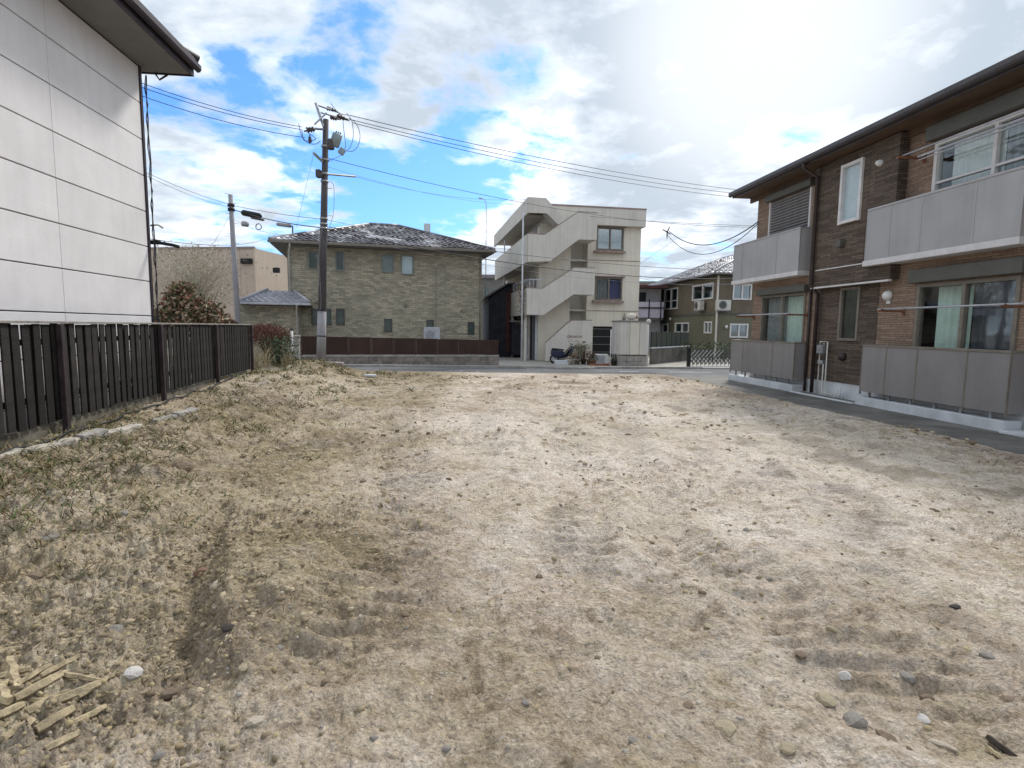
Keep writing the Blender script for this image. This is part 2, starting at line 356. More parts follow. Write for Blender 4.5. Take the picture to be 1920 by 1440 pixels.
def relief(X, Y):
    X = np.asarray(X, float); Y = np.asarray(Y, float)
    wx = X + .25 * fbm(X * 1.3, Y * 1.3, 5, 3); wy = Y + .25 * fbm(X * 1.3 + 9, Y * 1.3, 6, 3)
    z = .055 * fbm(wx * .55, wy * .55, 1, 3) + .042 * fbm(wx * 1.9, wy * 1.9, 2, 4, .55)
    lump = np.abs(fbm(wx * 3.4, wy * 3.4, 31, 3)); rough = .55 + .9 * sstep(-.1, .5, fbm(X * .5, Y * .5, 12, 2)) + .8 * sstep(-1.2, -2.6, X) * sstep(9, 4, Y)
    z = z + rough * (.042 * (.35 - lump) + .026 * fbm(X * 7, Y * 7, 33, 3, .6) + .034 * (.4 - np.abs(fbm(X * 13, Y * 13, 3, 3, .6))) + .016 * (.4 - np.abs(fbm(X * 34, Y * 34, 4, 2, .6))))
    clod = vnoise(X * 13, Y * 13, 77) * vnoise(X * 29, Y * 29, 78); z = z + rough * .06 * np.clip(clod - .40, 0, 1)
    for pts, wd, tr in RUTS:
        d, al = polyd(X + .05 * fbm(X * 3, Y * 3, 41, 2), Y, pts)
        prof = -.030 * np.exp(-(d / wd) ** 4) + .022 * np.exp(-((d - wd * 1.35) / .10) ** 2)
        patch = sstep(-.15, .35, fbm(X * .9, Y * .9, 42, 2)) if tr < 1 else 1.0
        tread = .040 * tr * patch * np.exp(-(d / wd) ** 6) * np.sin(al * 2 * math.pi / .17 + 2 * fbm(X * 2, Y * 2, 43, 2)) * (.6 + .5 * fbm(X * 5, Y * 5, 44, 2))
        z = z + prof * (.5 + .5 * patch) + tread
    d, al = polyd(X + .06 * fbm(X * 4, Y * 4, 51, 2), Y, RIDGE)
    side = sstep(-.18, .02, (RIDGE[0][0] + (Y - RIDGE[0][1]) * (RIDGE[-1][0] - RIDGE[0][0]) / (RIDGE[-1][1] - RIDGE[0][1])) - X)
    mc = G(462, 1115); z = z + .17 * gaus(X, Y, mc[0], mc[1], .62, 1.0) * (1 - .75 * side) * (.8 + .5 * fbm(X * 4, Y * 4, 52, 3)) - .07 * np.exp(-(d / .07) ** 2)
    df_ = X + 4.296 + .187 * Y; z = z + .12 * sstep(.75, .15, df_)
    bk_ = np.exp(-((df_ - 1.3) / .8) ** 2) * sstep(2, 5, Y); z = z + bk_ * (.10 + .20 * np.abs(fbm(X * 1.7, Y * 1.7, 63, 4)) + .06 * fbm(X * 5, Y * 5, 64, 3))
    # spoil heaped along the fence and in the far left corner
    z = z + .09 * sstep(-3.6, -5.2, X) * (.6 + .6 * fbm(X * .8, Y * .8, 61, 3)) * sstep(1, 4, Y)
    z = z + .34 * gaus(X, Y, -7.8, 17.6, 2.0, 1.9) + .16 * gaus(X, Y, -6.0, 14.5, 1.2, 2.4)
    return z
def lot_xl(Y): return -4.28 - .187 * Y - .35
def lot_xr(Y): return 7.78 - .106 * (Y - 8.97) - 1.2 + .07 * fbm(Y * 1.1, Y * 0 + 3, 71, 3)
def lot_z(x, y): return float(TZ(np.array(x), np.array(y)) + relief(np.array([x]), np.array([y]))[0])
def grid_mesh(name, Xg, Yg, Zg, m, keep=None):
    R_, Cc = Xg.shape; idx = np.arange(R_ * Cc).reshape(R_, Cc)
    q = np.stack([idx[:-1, :-1], idx[:-1, 1:], idx[1:, 1:], idx[1:, :-1]], -1).reshape(-1, 4)
    P = np.stack([Xg, Yg, Zg], -1).reshape(-1, 3)
    w0 = np.abs(P[q[:, 1], 0] - P[q[:, 0], 0]) + np.abs(P[q[:, 2], 0] - P[q[:, 3], 0]); q = q[w0 > 1e-5]
    me = bpy.data.meshes.new(name); me.vertices.add(len(P)); me.vertices.foreach_set('co', P.ravel())
    me.loops.add(q.size); me.loops.foreach_set('vertex_index', q.ravel().astype(np.int32))
    me.polygons.add(len(q)); me.polygons.foreach_set('loop_start', np.arange(0, q.size, 4, dtype=np.int32))
    me.update(calc_edges=True); me.validate(); me.polygons.foreach_set('use_smooth', np.ones(len(me.polygons), bool))
    me.materials.append(m); o = bpy.data.objects.new(name, me); C.objects.link(o); return o, P
def soil_tone(X, Y):
    n = fbm(X * .45, Y * .45, 81, 4); n2 = fbm(X * 1.6, Y * 1.6, 82, 4); n3 = fbm(X * .9 + 4, Y * .9, 83, 3)
    pale = .66 - .30 * gaus(X, Y, -1.5, 3.2, .9, 1.4) + .34 * n + .34 * n2 + .28 * gaus(X, Y, 3.6, 8.5, 2.6, 4) + .14 * gaus(X, Y, .8, 6.2, 1.2, 2.2) - .26 * sstep(-1.0, -3.6, X) - .16 * gaus(X, Y, -1.3, 4.2, .9, 1.6) - .12 * sstep(15.5, 19, Y)
    yel = .30 + .55 * n3 + .5 * sstep(-.5, -2.4, X) + .4 * gaus(X, Y, -1.5, 3.2, .9, 1.3) + .18 * gaus(X, Y, 1.5, 2.6, 1.6, 1.2)
    dark = np.zeros_like(X)
    for pts, wd, tr in RUTS:
        d, al = polyd(X, Y, pts); dark = np.maximum(dark, .32 * np.exp(-(d / (wd * 1.1)) ** 2) * sstep(-.3, .4, n2))
    d, al = polyd(X, Y, RIDGE); dark = np.maximum(dark, .4 * np.exp(-(d / .12) ** 2))
    dark = np.maximum(dark, .65 * sstep(.22, .55, fbm(X * 2.4 + 7, Y * 1.5, 85, 4)))
    return np.clip(pale, 0, 1), np.clip(yel, 0, 1), np.clip(dark, 0, 1)
# soil material: colour from the tone layers plus fine grain
ms = bpy.data.materials.new('soil'); ms.use_nodes = True; t = ms.node_tree; b = t.nodes['Principled BSDF']
at = N(t, 'ShaderNodeAttribute', attribute_name='tone'); sx = N(t, 'ShaderNodeSeparateColor'); L(t, at.outputs['Color'], sx.inputs[0])
tcn = N(t, 'ShaderNodeTexCoord'); vec = tcn.outputs['Object']
g1 = noise(t, vec, 9, 8, .7, .4); g2 = noise(t, vec, 55, 6, .7); g3 = noise(t, vec, 3.0, 6, .65, .5, (5, 2, 1))
pf = math_node(t, 'ADD', sx.outputs[0], math_node(t, 'MULTIPLY_ADD', g1, 1.5, -.75), clamp=True)
base = ramp(t, pf, [(.10, (.14, .106, .078)), (.34, (.34, .268, .21)), (.60, (.58, .482, .40)), (.88, (.78, .69, .60))])
yf = math_node(t, 'MULTIPLY', math_node(t, 'ADD', sx.outputs[1], math_node(t, 'MULTIPLY_ADD', g3, 1.2, -.6), clamp=True), .48)
base = mixc(t, yf, base, ramp(t, g1, [(.3, (.23, .185, .085)), (.7, (.52, .44, .245))]))
mb_ = ramp(t, noise(t, vec, 5.2, 7, .68, .6, (3, 7, 2)), [(.50, (0, 0, 0)), (.66, (.6,) * 3)])
base = mixc(t, mb_, base, ramp(t, g2, [(.3, (.175, .125, .08)), (.7, (.36, .28, .19))]))
ol = ramp(t, noise(t, vec, 3.6, 6, .65, .5, (1, 4, 9)), [(.55, (0, 0, 0)), (.72, (.45,) * 3)])
base = mixc(t, ol, base, ramp(t, g1, [(.3, (.31, .255, .12)), (.7, (.57, .485, .275))]))
gf = ramp(t, noise(t, vec, 1.4, 6, .65, .4, (2, 8, 3)), [(.56, (0, 0, 0)), (.72, (.55,) * 3)])
base = mixc(t, gf, base, (.36, .33, .31))
mo = ramp(t, noise(t, vec, 2.1, 6, .7, .5, (9, 1, 7)), [(.58, (0, 0, 0)), (.75, (.5,) * 3)])
base = mixc(t, mo, base, (.17, .165, .085))
df = math_node(t, 'MULTIPLY', math_node(t, 'ADD', sx.outputs[2], math_node(t, 'MULTIPLY_ADD', g1, 1.2, -.62), clamp=True), .62)
base = mixc(t, df, base, (.115, .085, .062))
base = mixc(t, 1.0, base, ramp(t, g2, [(.28, (.55,) * 3), (.5, (1,) * 3), (.75, (1.4,) * 3)]), 'MULTIPLY')
vo = N(t, 'ShaderNodeTexVoronoi'); vo.inputs['Scale'].default_value = 46; L(t, vec, vo.inputs['Vector'])
sep = N(t, 'ShaderNodeSeparateColor'); L(t, vo.outputs['Color'], sep.inputs[0])
grit = math_node(t, 'MULTIPLY', math_node(t, 'GREATER_THAN', sep.outputs[0], .86), math_node(t, 'LESS_THAN', vo.outputs['Distance'], .32))
base = mixc(t, math_node(t, 'MULTIPLY', grit, .7), base, ramp(t, sep.outputs[1], [(0, (.10, .09, .08)), (.5, (.4, .37, .33)), (1, (.62, .58, .52))]))
L(t, base, b.inputs['Base Color']); b.inputs['Roughness'].default_value = .95; b.inputs['Specular IOR Level'].default_value = .12
hb = math_node(t, 'ADD', math_node(t, 'MULTIPLY', g1, .9), math_node(t, 'MULTIPLY', g2, .5)); hb = math_node(t, 'ADD', hb, math_node(t, 'MULTIPLY', grit, .12))
v2 = N(t, 'ShaderNodeTexVoronoi'); v2.inputs['Scale'].default_value = 19; v2.inputs['Detail'].default_value = 2; wv_ = N(t, 'ShaderNodeVectorMath', operation='ADD'); L(t, vec, wv_.inputs[0]); nv_ = N(t, 'ShaderNodeTexNoise'); nv_.inputs['Scale'].default_value = 16; L(t, vec, nv_.inputs['Vector']); ns_ = N(t, 'ShaderNodeVectorMath', operation='SCALE'); L(t, nv_.outputs['Color'], ns_.inputs[0]); ns_.inputs['Scale'].default_value = .09; L(t, ns_.outputs[0], wv_.inputs[1]); L(t, wv_.outputs[0], v2.inputs['Vector'])
hb = math_node(t, 'SUBTRACT', hb, math_node(t, 'MULTIPLY', v2.outputs['Distance'], .55))
bn = N(t, 'ShaderNodeBump'); bn.inputs['Strength'].default_value = 1.0; bn.inputs['Distance'].default_value = .035
L(t, hb, bn.inputs['Height']); L(t, bn.outputs[0], b.inputs['Normal'])
M['soil'] = ms
ys = [-3, -2, -1, -.3, .4, .9, 1.3]; y = 1.5
while y < 19.55: ys.append(y); y += max(.013, .0062 * y)
ys = np.array(ys)
sc = np.concatenate([np.linspace(-1.02, 1.02, 640)])
rows = []
for y in ys:
    xl, xr = lot_xl(max(y, 0)), float(lot_xr(np.array(max(y, 3.0))))
    wv = max(y, 1.2) * 1.0
    mid = np.clip(sc * wv, xl, xr)
    rows.append(np.concatenate([np.linspace(xl, mid[0], 14)[:-1], mid, np.linspace(mid[-1], xr, 14)[1:]]))
Xg = np.array(rows); Yg = np.repeat(ys[:, None], Xg.shape[1], 1)
edge = .06 * fbm(Xg * 1.3, Yg, 91, 3) * sstep(18.5, 19.5, Yg); Yg = Yg + edge
fade = (sstep(19.65, 18.9, Yg) * 0.85 + .15) * (1 - .75 * sstep(15.5, 18, Yg) * sstep(-5.6, -4.4, Xg))
de = (7.78 - .106 * (Yg - 8.97) - 1.2) - Xg; fade = fade * (.3 + .7 * sstep(0, .7, de)); Zg = TZ(Xg, Yg) + relief(Xg, Yg) * fade + .015 - .012 * sstep(.5, 0, de)
o, P = grid_mesh('soil_lot', Xg, Yg, Zg, M['soil']); struct(o)
tn = soil_tone(P[:, 0], P[:, 1])
ca = o.data.color_attributes.new('tone', 'FLOAT_COLOR', 'POINT'); arr = np.ones((len(P), 4), np.float32); arr[:, 0], arr[:, 1], arr[:, 2] = tn
ca.data.foreach_set('color', arr.ravel())
# the wide ground under everything
M['earth'] = mat('earth', (.27, .245, .21), .95, .25, .3, .3, 6, fine=.2)
g = np.concatenate([[-600, -250, -120, -70], np.arange(-44, 46, 2.0), [70, 120, 250, 600]])
gx, gy = np.meshgrid(g, np.concatenate([[-200, -60, -20], np.arange(-6, 62, 2.0), [80, 130, 260, 700]]))
o, _ = grid_mesh('ground', gx, gy, TZ(gx, gy) - .10, M['earth']); struct(o)
# street, its far kerb, and the concrete in front of the far houses
def far_edge(X): return 22.05 + .155 * (X + 6.8)
def near_edge(X): return 19.35 + 0 * X
M['asphalt'] = mat('asphalt', (.135, .137, .142), .85, .25, .7, .35, 60, fine=.35)
xs = np.arange(-40, 41, .5)
def strip(name, y0, y1, dz, m, xs=xs, ny=8):
    X_ = np.repeat(xs[None, :], ny + 1, 0); T_ = np.linspace(0, 1, ny + 1)[:, None]
    Y_ = y0(xs)[None, :] * (1 - T_) + y1(xs)[None, :] * T_
    o, _ = grid_mesh(name, X_, Y_, TZ(X_, Y_) + dz, m); return struct(o)
strip('road', lambda x: near_edge(x) - .5, far_edge, -.03, M['asphalt'])
M['apron'] = mat('apron', (.36, .335, .30), .9, .2, .8, .3, 30, fine=.15, streak=0)
strip('forecourt', lambda x: far_edge(x) + .22, lambda x: far_edge(x) + 9, -.024, M['apron'], np.arange(-1.5, 22, .5))
kb = MB()
kr = bpy.data.objects.new('kerb', None); C.objects.link(kr); struct(kr)
x = -24.0
while x < 20:
    a = Vector((x, far_edge(x), 0)); bq = Vector((x + .59, far_edge(x + .59), 0)); d = (bq - a); nrm = Vector((-d.y, d.x, 0)).normalized() * .2
    z = float(TZ(np.array(x + .3), np.array(a.y))); m_ = MB()
    low = .02 if 1.5 < x < 3.6 or 8 < x < 12 else .055
    m_.prism_z([(a.x, a.y), (bq.x, bq.y), (bq.x + nrm.x, bq.y + nrm.y), (a.x + nrm.x, a.y + nrm.y)], z - .12, z + low)
    m_.build('kerb_stone', M['concrete'], kr, bevel=.012); x += .6
# manhole, patched trench and worn white paint on the street
def on_road(px, py): p = G(px, py, -.06); return p[0], p[1], float(TZ(np.array(p[0]), np.array(p[1]))) - .026
x, y, z = on_road(880, 697); mh = thing('manhole_cover', 'round iron manhole cover in the street before the tan house', 'manhole cover', (x, y, z))
MB().lathe([(.36, -.02), (.36, .004), (.31, .004), (.31, .002)], n=28).build('rim', M['concrete'], mh); MB().lathe([(.30, -.02), (.30, .006), (.05, .006)], n=28).build('lid', M['pole_dark'], mh)
for i_, (px, py, wv) in enumerate(((1278, 697, .5), (1305, 697, .7), (1180, 696, .4), (1010, 691, .5))):
    x, y, z = on_road(px, py); struct(MB().prism_z([(x - wv, y - .05), (x + wv * .8, y - .04), (x + wv, y + .05), (x - wv * .9, y + .06)], z - .0005, z + .001).build('road_marking', M['lip_white'], None))
M['asphalt_patch'] = mat('asphalt_patch', (.085, .087, .092), .85, .2, 1, .35, 60, fine=.3)
for px, py, wv, dv in ((760, 694, 1.5, .45), (1120, 699, 2.2, .35)):
    x, y, z = on_road(px, py); struct(MB().prism_z([(x - wv, y - dv), (x + wv, y - dv + .05), (x + wv + .1, y + dv), (x - wv + .05, y + dv - .04)], z - .0016, z - .0008).build('road_patch', M['asphalt_patch'], None))
# dark paved strip beside the brown flats
M['paving'] = mat('paving', (.165, .16, .145), .8, .35, 1.2, .4, 40, fine=.3)
Yr = np.linspace(-2, 19.6, 60); tt = np.linspace(0, 1, 6)[None, :]
Xr0 = np.array([lot_xr(np.array(max(v, 3.0))) for v in Yr])[:, None] - .12; Xr1 = (7.70 - .1066 * (Yr - 14.1) + .3)[:, None]
X_ = Xr0 * (1 - tt) + Xr1 * tt; Y_ = np.repeat(Yr[:, None], 6, 1)
o, _ = grid_mesh('pavement', X_, Y_, TZ(X_, Y_) - .012 + .022 * sstep(0, .6, tt), M['paving']); struct(o)

# ------------------------------------------------------------------ loose things on the soil
def rock_mesh(seed, n=2, squash=.6, jag=.28):
    bm = bmesh.new(); bmesh.ops.create_icosphere(bm, subdivisions=n, radius=1)
    r = random.Random(seed); ph = [Vector((r.gauss(0, 1), r.gauss(0, 1), r.gauss(0, 1))).normalized() for _ in range(9)]; cut = [r.uniform(.55, .95) for _ in ph]
    for v in bm.verts:
        c = v.co.copy(); s = 1.0
        for p, k in zip(ph, cut):
            d = c.normalized().dot(p)
            if d * s > k: s = min(s, k / max(d, .1))
        v.co = c * s * (1 + jag * .25 * r.uniform(-1, 1)); v.co.z *= squash
    return bm
def merged_rocks(name, pts, m, seeds=8, n=1):
    protos = []
    for k in range(seeds):
        bm = rock_mesh(100 + k, n, .7, 1.2); protos.append((np.array([v.co[:] for v in bm.verts]), np.array([[v.index for v in f.verts] for f in bm.faces]))); bm.free()
    V = []; Q = []; off = 0; pts = np.asarray(pts)
    for i, (x, y, z, s) in enumerate(pts):
        pv, pf_ = protos[i % seeds]; a = NR.uniform(0, 6.28); ca_, sa = math.cos(a), math.sin(a); st = NR.uniform(.7, 1.5)
        vv = pv * (s * st, s / st, s); vv = np.stack([vv[:, 0] * ca_ - vv[:, 1] * sa + x, vv[:, 0] * sa + vv[:, 1] * ca_ + y, vv[:, 2] + z], -1)
        V.append(vv); Q.append(pf_ + off); off += len(pv)
    V = np.concatenate(V); Q = np.concatenate(Q); me = bpy.data.meshes.new(name)
    me.vertices.add(len(V)); me.vertices.foreach_set('co', V.ravel()); me.loops.add(Q.size); me.loops.foreach_set('vertex_index', Q.ravel().astype(np.int32))
    me.polygons.add(len(Q)); me.polygons.foreach_set('loop_start', np.arange(0, Q.size, 3, dtype=np.int32)); me.update(calc_edges=True)
    me.materials.append(m); o = bpy.data.objects.new(name, me); C.objects.link(o); return o
def scatter(n, ymax=19.0, bias=1.0, dens=None):
    out = np.zeros((0, 2))
    while len(out) < n:
        m = n * 3; Y = 1.55 * (ymax / 1.55) ** (NR.rand(m) ** bias); X = NR.uniform(-1.0, 1.0, m) * Y * .98
        ok = (X > -4.28 - .187 * Y - .05) & (X < 6.6 - .106 * (Y - 9))
        if dens is not None: ok &= NR.rand(m) < dens(X, Y)
        out = np.concatenate([out, np.stack([X[ok], Y[ok]], -1)])
    return out[:n]
def sized(P_, lift, base, grow, cap0, cap1, pw):
    z = TZ(P_[:, 0], P_[:, 1]) + relief(P_[:, 0], P_[:, 1]) + lift
    s_ = np.minimum(cap0 + cap1 * P_[:, 1], base * NR.rand(len(P_)) ** -pw * (.6 + grow * P_[:, 1]))
    return np.column_stack([P_, z, s_])
M['pebble'] = leafmat('pebble', [(.10, .085, .07), (.30, .245, .18), (.42, .36, .28), (.26, .24, .23), (.52, .46, .38), (.22, .15, .10)], .85)
M['clod'] = leafmat('clod', [(.15, .112, .07), (.28, .225, .15), (.36, .29, .18), (.46, .385, .27), (.20, .155, .10), (.40, .33, .19)], .95)
pts = sized(scatter(6500, 17, 1.25), .010, .0026, .2, .010, .0022, .55)
tag(stuff(merged_rocks('pebbles', pts, M['pebble'])), 'fine mixed pebbles strewn all over the bare soil', 'pebbles')
def dc(X, Y): return np.clip(.22 + .9 * fbm(X * .8, Y * .8, 12, 2) + .55 * (X < -1) + .5 * (X < -3.5), .06, 1)
pts = np.concatenate([sized(scatter(15000, 18, 1.15, dens=dc), .006, .0050, .2, .012, .0040, .5), sized(scatter(7000, 9, 1.0, dens=lambda X, Y: gaus(X, Y, -1.9, 3.3, .9, 1.4)), .006, .0065, .2, .014, .003, .45)])
tag(stuff(merged_rocks('soil_clods', pts, M['clod'])), 'crumbled clods of dry yellowish soil over the lot', 'soil clods')
def blades(name, pts, m, lmin, lmax, wid, flat=.85, label=None, cat=None, up=False):
    V = np.zeros((len(pts) * 6, 3)); n = len(pts)
    for i, (x, y) in enumerate(pts):
        z = BZ[i]; a = NR.uniform(0, 6.28); l = NR.uniform(lmin, lmax) * (.8 + .035 * y); wv = wid * (.6 + .16 * y)
        d = np.array([math.cos(a), math.sin(a), 0]); s = np.array([-d[1], d[0], 0]) * wv
        rise = NR.uniform(.5, 1.3) if up else NR.uniform(.02, 1 - flat + .1)
        p0 = np.array([x, y, z + .004]); bend = s * NR.uniform(-8, 8)
        p1 = p0 + d * l * .5 + bend * .5 + np.array([0, 0, l * rise * .6]); p2 = p0 + d * l + bend + np.array([0, 0, l * rise * (.75 if up else .35)])
        sv = s + np.array([0, 0, wv * .6])
        V[i * 6:i * 6 + 6] = [p0 - sv, p0 + sv, p1 - sv, p1 + sv, p2 - sv * .3, p2 + sv * .3]
    q = np.array([[0, 1, 3, 2], [2, 3, 5, 4]]); Q = (q[None] + (np.arange(n) * 6)[:, None, None]).reshape(-1, 4)
    me = bpy.data.meshes.new(name); me.vertices.add(len(V)); me.vertices.foreach_set('co', V.ravel()); me.loops.add(Q.size); me.loops.foreach_set('vertex_index', Q.ravel().astype(np.int32))
    me.polygons.add(len(Q)); me.polygons.foreach_set('loop_start', np.arange(0, Q.size, 4, dtype=np.int32)); me.update(calc_edges=True)
    me.materials.append(m); o = bpy.data.objects.new(name, me); C.objects.link(o); stuff(o)
    return tag(o, label, cat)
M['straw'] = leafmat('straw', [(.20, .145, .08), (.36, .29, .17), (.46, .39, .25), (.30, .24, .14), (.52, .46, .33), (.12, .09, .06)], .9)
M['weed'] = leafmat('weed', [(.06, .085, .035), (.11, .13, .05), (.17, .16, .07), (.26, .20, .10), (.13, .07, .045)], .8)
def dg(X, Y): return np.clip(.0 + 1.3 * fbm(X * .6 + 3, Y * .6, 15, 3) + .5 * sstep(-.3, -2.4, X) + .25 * sstep(13, 17, Y), .02, 1)
pts = scatter(15000, 19.2, .85, dens=dg)
BZ = TZ(pts[:, 0], pts[:, 1]) + relief(pts[:, 0], pts[:, 1]) + .015
blades('dead_grass', pts, M['straw'], .02, .085, .0010, label='dry straw-coloured grass litter lying on the soil', cat='dead grass')
def dw(X, Y): return np.clip(1.2 * sstep(-2.0, -4.4, X) * (.2 + fbm(X, Y, 18, 3)) + .8 * ((X < -5.2) & (Y > 12.5)), 0, 1)
c_ = scatter(620, 18.8, .9, dens=dw); pts = np.repeat(c_, 10, 0) + NR.normal(0, .06, (6200, 2))
BZ = TZ(pts[:, 0], pts[:, 1]) + relief(pts[:, 0], pts[:, 1]) + .005
blades('weeds', pts, M['weed'], .035, .10, .0030, label='low brownish green weeds along the fence side of the lot', cat='weeds', up=True)
# stones big enough to pick out one by one
stone_cols = {'pale': (.52, .45, .36), 'grey': (.30, .275, .245), 'brown': (.25, .19, .135), 'yellow': (.44, .37, .255), 'white': (.66, .63, .59), 'dark': (.07, .06, .055), 'rust': (.26, .155, .105)}
for k, c in stone_cols.items(): M['stone_' + k] = mat('stone_' + k, c, .9, .3, 12, .5, 60, fine=.2)
def stone(px, py, wpx, col, label, squash=.6, st=1.0, rot=0.0, seed=0, group=None, jag=.28, name='stone', cat='stone'):
    p = G(px, py); z = lot_z(p[0], p[1]); p = G(px, py, z); s = wpx * math.hypot(p[0], p[1]) / F / 2
    bm = rock_mesh(seed or int(px * 7 + py), 2, squash, jag); me = bpy.data.meshes.new(name); bm.to_mesh(me); bm.free()
    me.materials.append(M['stone_' + col]); o = bpy.data.objects.new(name, me); C.objects.link(o)
    o.location = (p[0], p[1], lot_z(p[0], p[1]) + .012 + s * squash * .08 / max(1, st ** .5)); o.scale = (s, s / st, s / st ** .5 if st > 1.3 else s); o.rotation_euler = (0, 0, rot)
    return tag(o, label, cat, group)
stone(478, 1362, 44, 'pale', 'smooth pale oblong pebble alone on bare grey soil near the log stub', .7, 1.6, .9)
stone(336, 1300, 62, 'brown', 'long pinkish brown cylinder-shaped stone lying below the soil ridge', .8, 2.6, .45)
stone(248, 1272, 34, 'white', 'small white lump of plaster beside the long brown stone', .5, 1.1, .2)
stone(1358, 1372, 46, 'yellow', 'flat square-edged yellowish stone on trampled straw', .5, 1.1, .1, 5)
stone(380, 1078, 30, 'rust', 'rusty red broken tile piece on the soil ridge', .6, 1.2, .4)
stone(408, 1100, 30, 'pale', 'pale pinkish stone next to the red tile piece on the ridge', .6, 1.2, .8)
stone(425, 1168, 30, 'dark', 'dark purplish stone half sunk in the ridge of crumbs', .55, 1.3, .3)
stone(342, 880, 34, 'brown', 'rounded brown clod in the weedy ground near the concrete strip', .7, 1.2, .3)
stone(1584, 1274, 22, 'white', 'bright white pebble on a dark damp patch', .7, 1.1, .3)
stone(1730, 1352, 22, 'white', 'whitish pebble with rounded top among dark grit', .7, 1.1, .9)
stone(1768, 1400, 40, 'pale', 'long pale splinter of stone on dark grit', .4, 2.6, -.7)
stone(1790, 1143, 18, 'dark', 'small black pebble on smooth pale soil', .6, 1.2, .5)
stone(1232, 872, 16, 'dark', 'black pebble at the edge of the tyre rut', .6, 1.4, .5)
stone(700, 1390, 22, 'grey', 'grey chip of rubble on bare trodden soil', .6, 1.2, .5)
stone(842, 1165, 16, 'white', 'tiny white chip in the middle of the bare soil', .6, 1.2, .5)
more = [(560, 1010, 20), (640, 1120, 18), (520, 1190, 24), (610, 1285, 20), (455, 1245, 26), (215, 1190, 30), (150, 1120, 26), (290, 1075, 22), (95, 1010, 26),
        (760, 1155, 22), (900, 1330, 26), (985, 1320, 24), (1010, 1085, 18), (1120, 1120, 22), (1190, 1400, 28), (1290, 1330, 26), (1330, 1180, 24), (1440, 1090, 18),
        (1500, 1240, 26), (1545, 1315, 40), (1600, 1360, 46), (1660, 1385, 34), (1480, 1410, 36), (1700, 1290, 24), (1740, 1310, 24), (1640, 1215, 28), (1850, 1230, 24), (1890, 1320, 30),
        (1560, 1180, 22), (1400, 1000, 14), (1300, 960, 14), (1080, 950, 12), (960, 860, 12), (680, 905, 16), (590, 850, 16), (500, 800, 14), (470, 870, 22), (410, 930, 24), (230, 960, 28), (60, 1080, 24),
        (1810, 1370, 30), (840, 1410, 24), (1120, 1240, 20), (420, 1400, 24), (300, 1420, 26)]
sc_, scn = ['brown', 'yellow', 'grey', 'pale'], {'brown': 'rough brown stone bedded in the soil of the open lot', 'yellow': 'rough yellow-ochre stone bedded in the soil of the open lot', 'grey': 'rough grey stone bedded in the soil of the open lot', 'pale': 'rough light sandy stone bedded in the soil of the open lot'}
for i, (px, py, wv) in enumerate(more):
    c = sc_[(i * 5 + i // 3) % 4]
    stone(px, py, wv, c, scn[c], .55, 1 + .5 * ((i * 37) % 10) / 10, i * 1.3, 0, c + ' stones strewn over the lot')
# split pale sticks lying in the corner, one dark stick on the other side
M['stick'] = mat('stick', (.43, .35, .22), .85, .4, 20, .4, 60, fine=.2); M['stick_dark'] = mat('stick_dark', (.05, .038, .03), .85, .3, 14, .4, 60)
def stick(p, q, r, m, label, group=None):
    a = G(*p); c = G(*q); pts = []
    for k in range(6):
        t_ = k / 5; x = a[0] + (c[0] - a[0]) * t_; y = a[1] + (c[1] - a[1]) * t_
        pts.append((x + NR.normal(0, r * .12), y + NR.normal(0, r * .12)))
    z = sum(lot_z(*w_) for w_ in pts) / 6
    mb = MB().tube([(x, y, .85 * z + .15 * lot_z(x, y) + .018 + r * .7) for x, y in pts], [r * .85, r, r * .96, r, r * .9, r * .75], 5)
    return tag(mb.build('stick', M[m], None, False), label, 'stick', group)
SK = [((20, 1262), (32, 1325), .024), ((30, 1345), (118, 1298), .022), ((52, 1362), (130, 1320), .021), ((100, 1345), (190, 1308), .021), ((72, 1395), (140, 1352), .022),
      ((0, 1330), (18, 1355), .024), ((80, 1300), (150, 1262), .015), ((118, 1292), (190, 1306), .012), ((8, 1415), (66, 1376), .018), ((140, 1372), (200, 1338), .015),
      ((0, 1300), (60, 1282), .016), ((36, 1318), (96, 1280), .014), ((0, 1375), (48, 1352), .020), ((150, 1330), (215, 1290), .013), ((60, 1335), (150, 1330), .012), ((0, 1250), (40, 1240), .014), ((90, 1425), (150, 1392), .016), ((20, 1290), (80, 1330), .011)]
for p, q, r in SK: stick(p, q, r, 'stick', 'split pale yellow stick in the loose heap of kindling sticks', 'pale sticks in the kindling heap')
stick((1852, 1385), (1905, 1425), .014, 'stick_dark', 'charred dark stick lying alone on the gritty soil')
stick((1848, 1400), (1885, 1432), .008, 'stick', 'thin pale twig lying beside the charred dark stick')
